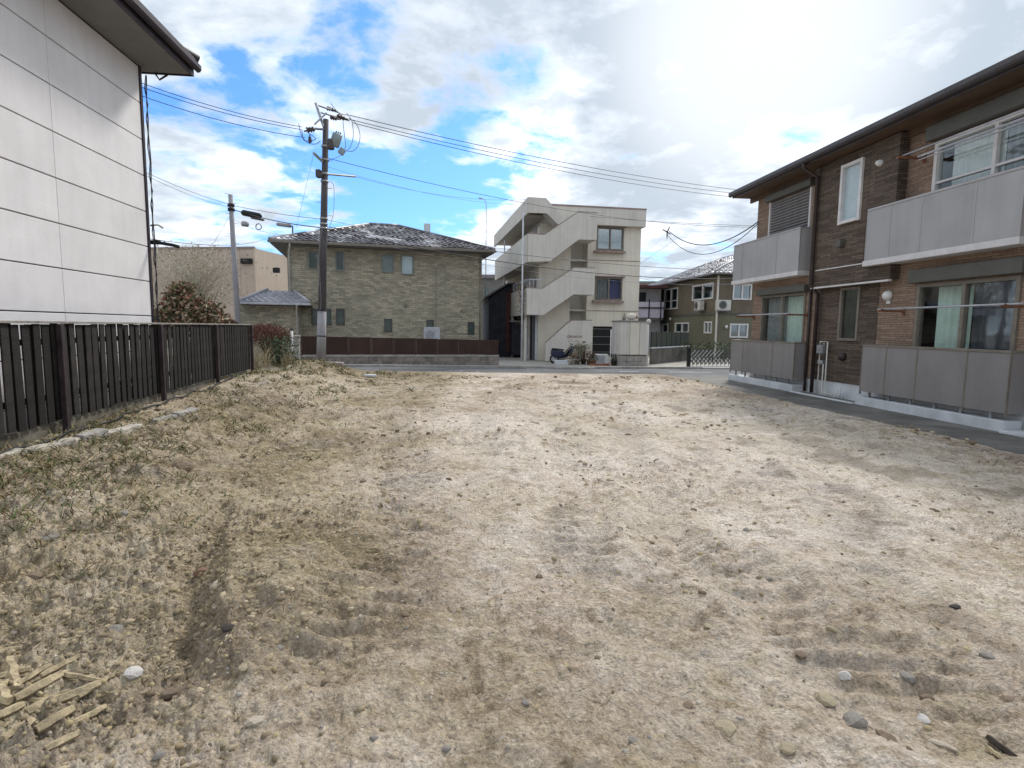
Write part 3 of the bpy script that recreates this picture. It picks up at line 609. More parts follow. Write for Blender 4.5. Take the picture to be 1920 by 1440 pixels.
# ================================================================== BUILDING HELPERS
def wall_holes(name, x0, x1, z0, z1, y0, th, holes, m, parent):
    xs = sorted({x0, x1} | {h[i] for h in holes for i in (0, 1)}); zs = sorted({z0, z1} | {h[i] for h in holes for i in (2, 3)})
    xs = [x for x in xs if x0 - 1e-6 <= x <= x1 + 1e-6]; zs = [z for z in zs if z0 - 1e-6 <= z <= z1 + 1e-6]
    mb = MB(); y1 = y0 + th
    solid = lambda i, j: 0 <= i < len(xs) - 1 and 0 <= j < len(zs) - 1 and not any(h[0] - 1e-6 <= xs[i] and xs[i + 1] <= h[1] + 1e-6 and h[2] - 1e-6 <= zs[j] and zs[j + 1] <= h[3] + 1e-6 for h in holes)
    for i in range(len(xs) - 1):
        for j in range(len(zs) - 1):
            if not solid(i, j): continue
            a, b_, c, d = xs[i], xs[i + 1], zs[j], zs[j + 1]
            mb.quad((a, y0, c), (b_, y0, c), (b_, y0, d), (a, y0, d)); mb.quad((b_, y1, c), (a, y1, c), (a, y1, d), (b_, y1, d))
            if not solid(i - 1, j): mb.quad((a, y1, c), (a, y0, c), (a, y0, d), (a, y1, d))
            if not solid(i + 1, j): mb.quad((b_, y0, c), (b_, y1, c), (b_, y1, d), (b_, y0, d))
            if not solid(i, j - 1): mb.quad((a, y1, c), (b_, y1, c), (b_, y0, c), (a, y0, c))
            if not solid(i, j + 1): mb.quad((a, y0, d), (b_, y0, d), (b_, y1, d), (a, y1, d))
    return mb.build(name, m, parent, fix=False)
def curtain(x0, x1, z0, z1, y, m, parent, waves=7, amp=.03):
    mb = MB(); n = waves * 8
    for k in range(n + 1):
        x = x0 + (x1 - x0) * k / n; yy = y + amp * math.sin(k / n * waves * 6.283 + x0) + amp * .4 * math.sin(k * 1.7)
        mb.v += [(x, yy, z0), (x, yy, z1)]
    mb.f = [(2 * k, 2 * k + 2, 2 * k + 3, 2 * k + 1) for k in range(n)]
    return mb.build('curtain', m, parent, True, fix=False)
def window(root, r, y, fm, gm, n=2, fw_=.05, out=.025, curt=(), bars=(), name='window', deep=.09):
    """frame in an opening r=(x0,x1,z0,z1); its panes, bars and curtains are pieces of it"""
    x0, x1, z0, z1 = r; mb = MB(); ya, yb = y - out, y + deep; e = .004
    mb.box(x0 - .01, x0 + fw_, ya, yb, z0 - .01, z1 + .01).box(x1 - fw_, x1 + .01, ya, yb, z0 - .01, z1 + .01)
    mb.box(x0 + fw_, x1 - fw_, ya + e, yb, z1 - fw_, z1 + .01 - e).box(x0 + fw_, x1 - fw_, ya - .015, yb, z0 - .01 + e, z0 + fw_)
    wd = (x1 - x0) / n
    for k in range(1, n): mb.box(x0 + wd * k - fw_ * .55, x0 + wd * k + fw_ * .55, ya + .012, yb - .01, z0 + fw_, z1 - fw_)
    for f_ in bars: mb.box(x0 + fw_, x1 - fw_, ya + .02, yb - .02, z0 + (z1 - z0) * f_ - fw_ * .35, z0 + (z1 - z0) * f_ + fw_ * .35)
    o = mb.build(name, fm, root)
    for k in range(n):
        off = .012 * (k % 2)
        a = x0 + wd * k + (fw_ if k == 0 else fw_ * .5); b_ = x0 + wd * (k + 1) - (fw_ if k == n - 1 else fw_ * .5)
        MB().box(a, b_, y + .03 + off, y + .036 + off, z0 + fw_, z1 - fw_).build('pane', gm, o)
    for (a, b_, cm) in curt:
        curtain(x0 + (x1 - x0) * a, x0 + (x1 - x0) * b_, z0 + .02, z1 - .06, y + .20, cm, o, max(3, int((b_ - a) * (x1 - x0) / .13)))
    return o
def tiles(name, e0, e1, t0, t1, m, parent, course=.26, wid=.30, lift=.05):
    """tiled slope between eave e0-e1 and top t0-t1 (Vectors): every tile has its own lip and curve"""
    mb = MB(); e0, e1, t0, t1 = map(Vector, (e0, e1, t0, t1)); nrm = (e1 - e0).cross(t0 - e0 if (t0 - e0).length > .1 else t1 - e0).normalized()
    if nrm.z < 0: nrm = -nrm
    sl = ((t0 + t1) / 2 - (e0 + e1) / 2).length; nc = max(2, int(sl / course)); r = random.Random(3)
    ax = (e1 - e0).normalized()
    for c in range(nc):
        a0, a1 = c / nc, min(1, (c + 1.25) / nc)
        L0, R0, L1, R1 = e0.lerp(t0, a0), e1.lerp(t1, a0), e0.lerp(t0, a1), e1.lerp(t1, a1)
        if (R0 - L0).length < wid * .6: continue
        nt_ = max(1, round((R0 - L0).length / wid))
        for k in range(nt_):
            i = len(mb.v); f0, f1 = k / nt_, (k + 1) / nt_; j = r.uniform(-.010, .014); tw = r.uniform(-.02, .02)
            pl, pr = L0.lerp(R0, f0), L0.lerp(R0, f1)
            # top edge follows the same tile lines, clipped to the slope
            def up(p):
                d = (p - L0).dot(ax); s0 = (L1 - L0).dot(ax); s1 = (R1 - L0).dot(ax); d = min(max(d, s0), s1)
                return L1 + ax * (d - s0)
            ql, qr = up(pl), up(pr)
            prof = [(0, lift + .03), (.3, lift - .012), (.62, lift - .018), (.86, lift + .02), (1.0, lift + .034)]
            for s, hgt in prof: mb.v.append(tuple(pl.lerp(pr, s) + nrm * (hgt + j + tw * s)))
            for s, hgt in prof: mb.v.append(tuple(ql.lerp(qr, s) + nrm * (hgt - lift + .006)))
            for s, hgt in prof: mb.v.append(tuple(pl.lerp(pr, s) - nrm * .01))
            for q_ in range(4):
                mb.f.append((i + q_, i + q_ + 1, i + 6 + q_, i + 5 + q_)); mb.f.append((i + 10 + q_, i + 11 + q_, i + q_ + 1, i + q_))
    return stuff(mb.build(name, m, parent, fix=False))
def V3(fr, u, y, z): return (u, y, z)
def hip_roof(root, x0, x1, y0, y1, z, h, m, tm, thick=.12, rin=None, sides='fl', course=.27, name='roof', inset=None):
    """hipped deck with a fascia and tiled visible slopes (f front, l left, r right)"""
    ry = (y0 + y1) / 2; d = (y1 - y0) / 2 if inset is None else inset
    a, b_ = (x0 + d, ry, z + h), (x1 - d, ry, z + h)
    mb = MB(); mb.v = [(x0, y0, z - thick), (x1, y0, z - thick), (x1, y1, z - thick), (x0, y1, z - thick), (x0, y0, z), (x1, y0, z), (x1, y1, z), (x0, y1, z), a, b_]
    mb.f = [(3, 2, 1, 0), (0, 1, 5, 4), (1, 2, 6, 5), (2, 3, 7, 6), (3, 0, 4, 7), (4, 5, 9, 8), (5, 6, 9), (6, 7, 8, 9), (7, 4, 8)]
    o = mb.build(name, m, root)
    if 'f' in sides: tiles('roof_tiles', (x0, y0, z), (x1, y0, z), a, b_, tm, o, course)
    if 'l' in sides: tiles('roof_tiles', (x0, y1, z), (x0, y0, z), a, a, tm, o, course)
    if 'r' in sides: tiles('roof_tiles', (x1, y0, z), (x1, y1, z), b_, b_, tm, o, course)
    rg = MB(); pr = [Vector(a) + Vector((0, 0, .05)), Vector(b_) + Vector((0, 0, .05))]
    rg.tube([pr[0], pr[1]], .085, 8)
    for c_, p in (((x0, y0, z + .04), pr[0]), ((x1, y0, z + .04), pr[1]), ((x0, y1, z + .04), pr[0]), ((x1, y1, z + .04), pr[1])): rg.tube([c_, p], .075, 8)
    rg.build('ridge', tm, o, True)
    return o
def shell(root, x0, x1, y0, y1, z0, z1, m, th=.15, floors=(), front=False):
    """left, right and back walls and floors; the front is built with its openings"""
    MB().box(x0, x0 + th, y0 + .151, y1, z0, z1).build('side_wall', m, root); MB().box(x1 - th, x1, y0 + .151, y1, z0, z1).build('side_wall', m, root)
    MB().box(x0 + th, x1 - th, y1 - th, y1, z0, z1).build('rear_wall', m, root)
    for f_ in floors: MB().box(x0 + th, x1 - th, y0 + .151, y1 - th, f_ - .1, f_).build('floor_slab', M['soffit_grey'], root)
def downpipe(root, pts, m, r=.04): return MB().tube(pts, r, 8).build('downpipe', m, root, True)

# ================================================================== RIGHT: BROWN FLATS
R = Frame((7.70, 14.1), (.106, -.994))
rt = fthing(R, 'apartment_house', 'two-storey brown clad apartment house with grey panel balconies', 'apartment house')
UF, UN, BD = -3.12, 9.6, -.34
w_ll = (-2.6, -.53, .55, 2.6); w_lr = (3.01, 5.02, .55, 2.53); w_ls = (.79, 1.42, 1.39, 2.61)
w_ul = (-2.4, -.55, 3.2, 5.27); w_ur = (3.15, 5.55, 3.2, 5.18)
LB0, LB1 = -.12, 2.0                       # dark clad middle on the ground floor
# ground floor wall in three cladding runs, upper wall in two, all on one plane
wall_holes('wall', UF, LB0, .38, 2.86, 0, .15, [w_ll], M['brown_light'], rt)
wall_holes('wall', LB0, LB1, .38, 2.86, .004, .15, [w_ls], M['brown_dark'], rt)
wall_holes('wall', LB1, UN, .38, 2.86, 0, .15, [w_lr, (6.4, 8.4, .55, 2.53)], M['brown_light'], rt)
wall_holes('wall', UF, 0.0, 2.86, 5.62, 0, .15, [w_ul], M['brown_light'], rt)
wall_holes('wall', 0.0, UN, 2.86, 5.62, 0, .15, [w_ur], M['brown_light'], rt)
shell(rt, UF, UN, 0, 7.5, .38, 5.62, M['brown_dark'], floors=(.5, 2.9, 5.62))
# projecting upper bay of dark cladding with its window
BU0, BU1 = -.02, 2.50; BB = BD; BD = -.22
wt = (.86, 1.53, 4.06, 5.38)
wall_holes('bay_wall', BU0, BU1, 2.68, 5.6, BD, .12, [wt], M['brown_dark'], rt)
MB().box(BU0 + .003, BU0 + .12, BD + .121, -.002, 2.683, 5.6).build('bay_side_wall', M['brown_dark'], rt)
MB().box(BU1 - .12, BU1 - .003, BD + .121, -.002, 2.683, 5.6).build('bay_side_wall', M['brown_dark'], rt)
MB().box(BU0 + .12, BU1 - .12, BD + .121, -.002, 2.70, 2.76).build('bay_soffit', M['soffit_grey'], rt)
MB().box(BU0 - .004, BU1 + .004, BD - .02, BD + .05, 2.64, 2.678).build('flashing', M['lip_white'], rt)
MB().box(BU0 - .004, 1.84, BD - .012, BD - .002, 3.07, 3.095).build('flashing', M['lip_white'], rt)
MB().box(BU0 - .05, BU0 + .12, BD - .04, BD - .001, 2.7, 5.55).build('corner_board', M['brown_dark'], rt)
MB().box(1.70, 1.705, BD - .004, BD + .01, 3.1, 5.58).build('cladding_joint', M['pipe_dark'], rt)
o = window(rt, wt, BD, M['frame_white'], M['glass_pale'], 1, .06, .05)
o = window(rt, w_ls, .004, M['frame_bronze'], M['glass_dim'], 1, .05, .03, [(.02, .98, M['curtain_dark'])])
# big sliding windows
o = window(rt, w_ll, 0, M['frame_bronze'], M['glass'], 2, .055, .03, [(.03, .5, M['curtain_grey']), (.5, .97, M['curtain_mint'])])
o = window(rt, w_lr, 0, M['frame_bronze'], M['glass'], 2, .06, .035, [(.13, .5, M['curtain_mint']), (.52, .97, M['curtain_dark'])])
o = window(rt, w_ur, 0, M['frame_white'], M['glass'], 2, .06, .035, [(.08, .5, M['curtain_white']), (.52, .97, M['curtain_grey'])], bars=(.62,))
o = window(rt, (6.4, 8.4, .55, 2.53), 0, M['frame_bronze'], M['glass'], 2, .06, .035, [(.1, .9, M['curtain_dark'])])
def shutter_box(r, z0, z1, m): MB().box(r[0] - .12, r[1] + .12, -.16, -.002, z0, z1).build('shutter_box', m, rt, bevel=.015)
shutter_box(w_lr, 2.56, 2.82, M['shutter_green']); shutter_box(w_ll, 2.62, 2.80, M['shutter_green'])
shutter_box(w_ur, 5.22, 5.50, M['shutter_green']); shutter_box(w_ul, 5.28, 5.46, M['shutter_green'])
sh = MB().box(w_ul[0] - .03, w_ul[0] + .03, -.05, .02, w_ul[2], w_ul[3]).box(w_ul[1] - .03, w_ul[1] + .03, -.05, .02, w_ul[2], w_ul[3]).build('roller_shutter', M['frame_white'], rt)
s0 = None; z = w_ul[2] + .9
while z < w_ul[3] - .02:
    if s0 is None:
        s0 = MB().prism([(w_ul[0] + .03, 0), (w_ul[1] - .03, 0), (w_ul[1] - .03, .068), (w_ul[0] + .03, .068)], -.02, .0)
        for k in (1, 2, 3): pass
        s0 = MB(); xa, xb = w_ul[0] + .03, w_ul[1] - .03
        s0.v = [(xa, .0, 0), (xb, .0, 0), (xb, -.03, .02), (xa, -.03, .02), (xb, -.03, .05), (xa, -.03, .05), (xb, 0, .07), (xa, 0, .07), (xb, .02, 0), (xa, .02, 0), (xb, .02, .07), (xa, .02, .07)]
        s0.f = [(0, 1, 2, 3), (3, 2, 4, 5), (5, 4, 6, 7), (9, 8, 1, 0), (7, 6, 10, 11), (11, 10, 8, 9), (0, 3, 5, 7, 11, 9), (1, 8, 10, 6, 4, 2)]
        s0 = s0.build('slat', M['shutter_grey'], sh); s0.location = (0, 0, z)
    else: inst(s0, 'slat', sh, (0, 0, z))
    z += .078
MB().box(w_ur[0] - .1, w_ur[1] + .1, -.3, -.27, 4.93, 4.96).box(w_ur[0] - .1, w_ur[1] + .1, -.3, -.27, 4.87, 4.885).build('hanging_rail', M['steel_pale'], rt)
# balconies
BD = BB
def balcony(u0_, u1_, zb, zt, divs, pm, rail, lip, low):
    bo = MB().box(u0_, u1_, BD - .012, BD + .05, zt, zt + .045).box(u1_ - .05, u1_, BD + .05, -.003, zt, zt + .045).box(u0_, u0_ + .05, BD + .05, -.003, zt, zt + .045)
    bo = bo.build('balcony', rail, rt, bevel=.006)
    cuts = [u0_] + divs + [u1_]
    for a, b_ in zip(cuts[:-1], cuts[1:]): MB().box(a + .006, b_ - .006, BD, BD + .02, zb, zt).build('panel', pm, bo)
    for c_ in cuts: MB().box(max(c_ - .014, u0_), min(c_ + .014, u1_), BD - .006, BD + .03, zb - (.06 if low else .0), zt).build('mullion', rail, bo)
    MB().box(u1_ - .02, u1_, BD + .031, -.004, zb, zt).build('panel', pm, bo); MB().box(u0_, u0_ + .02, BD + .031, -.004, zb, zt).build('panel', pm, bo)
    if lip: MB().box(u0_ - .02, u1_ + .02, BD - .03, -.003, zb - .12, zb - .002).build('floor_edge', M['lip_white'], bo, bevel=.01)
    return bo
balcony(-3.80, -.42, 3.14, 4.20, [-3.25, -1.45], M['balcony_panel'], M['balcony_rail'], True, False)
balcony(1.90, 5.22, 3.11, 4.15, [2.55, 3.30, 4.40], M['balcony_panel'], M['balcony_rail'], True, False)
balcony(-3.68, -.36, .33, 1.26, [-2.95, -1.35], M['balcony_panel_low'], M['frame_bronze'], False, True)
balcony(2.04, 5.28, .31, 1.28, [2.72, 3.48, 4.52], M['balcony_panel_low'], M['frame_bronze'], False, True)
for (a, b_) in ((-3.74, -.36), (1.94, 5.27)):
    MB().box(a, b_, BD - .015, -.002, -.25, .19).build('footing', M['concrete_pale'], rt, bevel=.012)
    for k in range(6): MB().box(a + .3 + k * (b_ - a - .6) / 5 - .02, a + .3 + k * (b_ - a - .6) / 5 + .02, BD + .06, BD + .10, .19, .36).build('balcony_support', M['metal_grey'], rt)
MB().box(UF, UN, .02, .15, -.3, .378).build('foundation', M['concrete_pale'], rt)
MB().box(-.34, 1.92, -.42, -.32, -.2, .035).build('edging', M['concrete_pale'], rt, bevel=.01)
MB().box(5.30, UN, -.45, -.02, -.2, .05).build('edging', M['concrete_pale'], rt, bevel=.01)
# eaves, gutter, roof
EU0, EU1, EY, EZ = -3.55, 10.2, -.62, 5.64
MB().box(EU0 + .05, EU1, EY + .02, 0.0, EZ - .02, EZ + .03).build('soffit', M['soffit_wood'], rt)
MB().box(EU0 + .05, EU1, -.06, -.002, EZ - .16, EZ - .022).build('frieze', M['soffit_wood'], rt)
MB().box(EU0 + .04, EU1, EY - .01, EY + .018, EZ - .03, EZ + .15).build('fascia', M['gutter'], rt)
g_ = MB(); pr = [(EY - .015, EZ + .13), (EY - .02, EZ + .03), (EY - .06, EZ + .0), (EY - .11, EZ + .02), (EY - .125, EZ + .06), (EY - .125, EZ + .14), (EY - .115, EZ + .14), (EY - .11, EZ + .05), (EY - .03, EZ + .05)]
n_ = len(pr); g_.v = [(EU0, a, b_) for a, b_ in pr] + [(EU1, a, b_) for a, b_ in pr]; g_.f = [tuple(range(n_)), tuple(range(2 * n_ - 1, n_ - 1, -1))] + [(k, n_ + k, n_ + (k + 1) % n_, (k + 1) % n_) for k in range(n_)]
g_.build('gutter', M['gutter'], rt)
rp = MB().prism([(EU0 + .02, 0), (EU1, 0), (EU1, .001), (EU0 + .02, .001)], 0, .1)
rp = MB(); rp.v = [(EU0 + .02, EY, EZ + .151), (EU1, EY, EZ + .151), (EU1, 3.6, EZ + 1.3), (EU0 + 3.5, 3.6, EZ + 1.3), (EU0 + .02, 8.0, EZ + .151), (EU1, 8.0, EZ + .151), (EU0 + .02, EY, EZ + .05), (EU1, EY, EZ + .05), (EU0 + .02, 8, EZ + .05), (EU1, 8, EZ + .05)]
rp.f = [(0, 1, 2, 3), (3, 2, 5, 4), (0, 3, 4), (6, 8, 9, 7), (0, 6, 7, 1), (4, 5, 9, 8), (0, 4, 8, 6), (1, 7, 9, 5, 2)]; rp.build('roof', M['roof_dark'], rt)
MB().box(EU0 + .05, EU0 + .43, 0.001, 7.6, EZ - .02, EZ + .03).build('soffit', M['soffit_wood'], rt)
downpipe(rt, [(.06, EY - .06, EZ + .02), (.06, EY - .05, EZ - .1), (.06, -.29, EZ - .3), (.06, -.29, 2.75), (.06, -.09, 2.5), (.06, -.09, .04)], M['pipe_dark'], .045)
downpipe(rt, [(-.28, -.05, 2.84), (-.28, -.05, .05)], M['pipe_dark'], .035)
# small fittings
def dome(name, u, y, z, r, m, parent=rt):
    mb = MB().lathe([(r, 0), (r, .03), (r * .92, .06), (r * .6, .11), (.01, .125)], n=16); o = mb.build(name, m, parent, True); o.rotation_euler = (math.pi / 2, 0, 0); o.location = (u, y, z); return o
dome('vent_cap', 2.03, -.22, 5.12, .07, M['white_plastic'])
dome('vent_cap', 1.02, .004, 1.00, .10, M['pipe_dark'])
MB().prism([(-.08, -.09), (.08, -.09), (.09, .02), (.05, .09), (-.05, .09), (-.09, .02)], -.13, 0).build('vent_hood', M['shutter_green'], rt, loc=(1.02, -.22, 3.62), bevel=.01)
lt = dome('wall_lamp', 2.26, 0, 2.36, .11, M['white_plastic']); MB().box(-.05, .05, -.01, .06, -.17, -.1).build('sensor', M['white_plastic'], lt)
lt.children[0].location = (0, 0, 0); lt.children[0].rotation_euler = (-math.pi / 2, 0, 0)
gm = MB().box(-.10, .10, -.19, -.05, 1.06, 1.28).lathe([(.07, 0), (.075, .03), (.06, .06), (.01, .07)], (0, 0, 0), 12); 
gm = MB().box(.30, .52, -.19, -.05, 1.05, 1.26).box(.34, .48, -.20, -.191, 1.14, 1.22).build('gas_meter', M['metal_grey'], rt, bevel=.02)
MB().box(.32, .50, -.17, -.06, .78, .88).build('regulator', M['metal_grey'], rt, bevel=.02)
MB().tube([(.33, -.12, 1.27), (.33, -.12, 1.34), (.6, -.12, 1.34), (.6, -.12, .12), (.66, -.12, .08), (.9, -.12, .08)], .018, 6).tube([(.47, -.12, 1.27), (.47, -.12, 1.30)], .018, 6).tube([(.49, -.12, .8), (.49, -.12, .10), (.75, -.10, .06)], .018, 6).tube([(.33, -.12, 1.06), (.33, -.12, .03)], .015, 6).build('gas_pipe', M['off_white'], rt, True)
for k in range(3): MB().tube([(.95 + .12 * k, -.06, .02), (.95 + .12 * k, -.06, .2 + .05 * (k % 2))], .015, 6).build('stub_pipe', M['concrete_pale'], rt, True)
def laundry(u0_, u1_, z, y, brk):
    for u in brk:
        b_ = MB().box(u - .02, u + .02, y - .16, -.002, z - .03, z + .01).tube([(u, y, z + .03), (u, y - .05, z), (u, y - .09, z + .03)], .012, 6).prism([(u - .03, z - .09), (u + .03, z - .09), (u + .03, z + .05), (u - .03, z + .05)], -.03, -.003)
        b_.build('pole_bracket', M['rust'], rt)
    p0, p1 = R.w(u0_, y - .05, z + .025), R.w(u1_, y - .05, z + .025)
    return MB().tube([p0, p1], .016, 8).build('laundry_pole', M['steel_pale'], None, True)
tag(laundry(-3.1, -.3, 2.02, -.42, (-3.0, -.42)), 'metal laundry pole across the two-tone curtained ground floor window beside the downpipe', 'laundry pole')
tag(laundry(2.55, 5.5, 2.03, -.42, (2.7, 5.25)), 'metal laundry pole across the wide ground floor window beside the globe lamp', 'laundry pole')
tag(laundry(2.75, 5.7, 4.98, -.42, (2.9, 5.5)), 'metal laundry pole hung above the upper balcony rail of the brown flats', 'laundry pole')

# ================================================================== LEFT: WHITE PANEL HOUSE
Lf = Frame((-6.63, 10.3), (-.106, .994))
lh = fthing(Lf, 'panel_house', 'tall white panelled house wall with dark overhanging eaves', 'house')
MB().box(-13, -.02, .035, .2, -.3, 6.1).build('wall_backing', M['pipe_dark'], lh)
MB().box(-.24, -.02, .2, 7.5, -.3, 6.1).build('side_wall', M['panel_white'], lh)
MB().box(-13, -12.8, .2, 7.5, -.3, 6.1).build('side_wall', M['panel_white'], lh); MB().box(-12.8, -.24, 7.3, 7.5, -.3, 6.1).build('rear_wall', M['panel_white'], lh)
cols = [-13, -10.75, -7.75, -4.75, -2.35 + .0, -.06]
joints = [-.25, .5, 1.113, 1.735, 2.357, 2.98, 3.60, 4.225, 4.847, 5.47, 6.09]
for ci in range(len(cols) - 1):
    for k in range(len(joints) - 1):
        a, b_ = cols[ci], cols[ci + 1]
        MB().box(a + .003, b_ - .003, 0, .034, joints[k] + .008, joints[k + 1] - .008).build('siding_panel', M['panel_white'], lh, bevel=.006)
MB().box(-.058, .0, -.02, .06, -.2, 6.1).build('corner_trim', M['dark_trim'], lh)
downpipe(lh, [(.06, .06, 6.0), (.06, .06, 0)], M['dark_trim'], .04)
OV = -.80
MB().box(-13.5, .20, OV + .03, -.002, 6.10, 6.14).box(-.0, .20, 0, 7.6, 6.10, 6.14).build('soffit', M['soffit_grey'], lh)
MB().box(-13.5, .21, OV, OV + .028, 6.08, 6.30).build('fascia', M['dark_trim'], lh)
MB().box(.212, .24, OV, 8, 6.08, 6.30).build('fascia', M['dark_trim'], lh)
g_ = MB(); pr = [(OV - .012, 6.26), (OV - .015, 6.20), (OV - .05, 6.16), (OV - .10, 6.17), (OV - .125, 6.21), (OV - .125, 6.28), (OV - .11, 6.28), (OV - .1, 6.2), (OV - .03, 6.2)]
n_ = len(pr); g_.v = [(-13.5, a, b_) for a, b_ in pr] + [(.26, a, b_) for a, b_ in pr]; g_.f = [tuple(range(n_)), tuple(range(2 * n_ - 1, n_ - 1, -1))] + [(k, n_ + k, n_ + (k + 1) % n_, (k + 1) % n_) for k in range(n_)]
g_.build('gutter', M['dark_trim'], lh)
hip_roof(lh, -13.6, .30, OV - .06, 8.2, 6.37, 1.7, M['roof_dark'], M['roof_dark'], .05, sides='', course=.3)
MB().tube([(.22, -.35, 6.08), (.20, -.22, 5.98), (.16, -.16, 6.08)], .018, 6).build('gutter_bracket', M['dark_trim'], lh, True)
MB().box(.08, .16, -.12, .05, 3.05, 3.12).tube([(.1, -.1, 3.08), (.18, -.32, 3.05), (.2, -.42, 3.02)], .03, 8).build('wall_lamp', M['black'], lh)
MB().tube([(.08, 0, 3.38), (.22, -.06, 3.42), (.30, -.1, 3.38)], .02, 6).build('cable_hook', M['off_white'], lh, True)
for i in range(3):
    dz = i * .012
    MB().tube([(.05, -.03 - .02 * i, 6.0 - .25 * k + .0) if k % 2 else (.075 + .03 * math.sin(k + i), -.05, 6.0 - .25 * k) for k in range(24)], .007, 5).build('cable', M['wire'], lh, True)

# wooden board-on-board fence in front of it
fx0 = (-4.296 - .187 * 2.6, 2.6); Fn = Frame((-4.296 - .187 * 15.0, 15.0), (-.187, 1.0))
ft = fthing(Fn, 'wooden_fence', 'dark brown board-on-board wooden fence with tall posts below white wall', 'fence')
FL = 12.4
bd = MB().box(-.060, .060, -.009, .009, 0, 1.17).build('board', M['fence_wood'], ft, bevel=.003); first = True
k = 0; u = -.30
while u > -FL:
    for side, du in ((-.016, 0), (.016, .108), (-.016, .172)):
        z = .41 + RNG.uniform(-.012, .012); x = u + du + RNG.uniform(-.006, .006)
        if x < -FL: continue
        loc = (x, side, z); rot = (RNG.uniform(-.008, .008), RNG.uniform(-.008, .008), RNG.uniform(-.03, .03))
        if first: bd.location = loc; bd.rotation_euler = rot; first = False
        else: inst(bd, 'board', ft, loc, rot)
    u -= .3455
for z in (.70, 1.37): MB().box(-FL, 0, .026, .07, z - .035, z + .035).build('rail', M['fence_wood'], ft)
MB().box(-FL - .05, .05, -.06, .06, 1.585, 1.612).build('cap_rail', M['weather_cap'], ft, bevel=.004)
for k in range(5):
    u = -.04 - k * 2.787
    if u > -FL: MB().box(u - .036, u + .036, -.10, -.035, -.2, 1.58).build('post', M['fence_post'], ft, bevel=.006)
# mossy kerb wall below the fence, thin black hose, broken concrete strip
kw = MB()
for k in range(24): pass
tag(MB().box(-FL, -.2, .03, .22, -.3, .38).build('retaining_kerb', M['concrete_moss'], None, bevel=.02), 'mossy low concrete kerb wall under the wooden fence', 'low wall')
o = bpy.data.objects['retaining_kerb']; o.location = (Fn.p[0], Fn.p[1], 0); o.rotation_euler = (0, 0, Fn.ang)
hp = []
for k in range(60):
    u = -FL + .5 + k * .19; q = Fn.w(u, -.22 + .02 * math.sin(k * .7), 0); hp.append((q.x, q.y, lot_z(q.x, q.y) + .05))
tag(MB().tube(hp, .016, 6).build('ground_hose', M['black'], None, True), 'thin black hose running along the foot of the wooden fence', 'hose')
M['concrete_worn'] = mat('concrete_worn', (.50, .46, .39), .9, .25, 5, .5, 25, fine=.2)
cs = thing('concrete_strip', 'pale broken concrete edging strip half buried beside the wooden fence', 'edging', (-5.1, 4.6, 0))
y = 0.0; k = 0
for ln in (.62, .5, .7, .42, .66, .3, .5, .55):
    z = max(lot_z(-5.1 + a_, 4.6 + y + b_ * ln) for a_ in (-.07, 0, .07) for b_ in (.15, .5, .85)) - .035
    if k != 5:
        mb = MB(); r = random.Random(k); n = 7
        for j in range(n):
            yy = y + .01 + (ln - .02) * j / (n - 1); j1, j2, j3 = (r.uniform(-.018, .018) for _ in range(3))
            mb.v += [(-.07 + j1, yy, z - .1), (.07 + j2, yy, z - .1), (.062 + j2, yy, z + .065 + j3 * .5), (-.06 + j1, yy, z + .075 + j3 * .5)]
        mb.f = [(4 * j + a, 4 * j + (a + 1) % 4, 4 * j + 4 + (a + 1) % 4, 4 * j + 4 + a) for j in range(n - 1) for a in range(4)] + [(0, 1, 2, 3), (4 * n - 4, 4 * n - 1, 4 * n - 2, 4 * n - 3)]
        mb.build('concrete_piece', M['concrete_worn'] if k in (0, 1, 2, 4) else M['concrete'], cs, bevel=.012)
    y += ln; k += 1
sl_ = G(25, 840, .12); tag(MB().prism_z([(-.45, -.2), (.5, -.14), (.46, .16), (-.4, .22)], -.1, .03).build('concrete_slab', M['concrete'], None, bevel=.02, loc=(sl_[0] + .02, sl_[1], .13)), 'flat pale concrete slab lying at the foot of the wooden fence', 'slab')
sl_ = G(50, 862, .1); o = tag(MB().prism_z([(-.5, -.09), (.45, -.07), (.5, .08), (-.46, .1)], -.1, .04).build('concrete_slab', M['concrete'], None, bevel=.02, loc=(sl_[0], sl_[1], .10)), 'rough grey concrete slab with soil on it before the fence post', 'slab'); o.rotation_euler = (.03, -.02, 1.25)
bk = Fn.w(-6.1 + .5, .42, 0)
tb = thing('plastic_tub', 'dark navy plastic tub standing behind the wooden fence', 'tub', (bk.x, bk.y, 0))
MB().lathe([(.26, 0), (.30, .5), (.33, .52), (.33, .56), (.28, .56), (.24, .05)], n=18).build('body', mat('tub_navy', (.02, .03, .06), .4), tb, True); MB().tube([(.3 * math.cos(a / 8 * 3.14), .3 * math.sin(a / 8 * 3.14) * .2, .56 + .12 * math.sin(a / 8 * 3.14)) for a in range(9)], .012, 6).build('handle', M['metal_grey'], tb, True)
bk = Fn.w(-3.4, .42, 0); tb = thing('watering_can', 'teal plastic watering can behind the wooden fence', 'watering can', (bk.x, bk.y, .3))
tm_ = mat('can_teal', (.02, .09, .11), .4); MB().lathe([(.13, 0), (.14, .02), (.13, .26), (.11, .28)], n=16).build('body', tm_, tb, True); MB().tube([(.12, 0, .06), (.26, 0, .2), (.34, 0, .33)], [.03, .02, .02], 8).build('spout', tm_, tb, True); MB().tube([(-.12, 0, .06), (-.22, 0, .18), (-.14, 0, .32), (.02, 0, .34), (.08, 0, .27)], .014, 6).build('handle', tm_, tb, True)
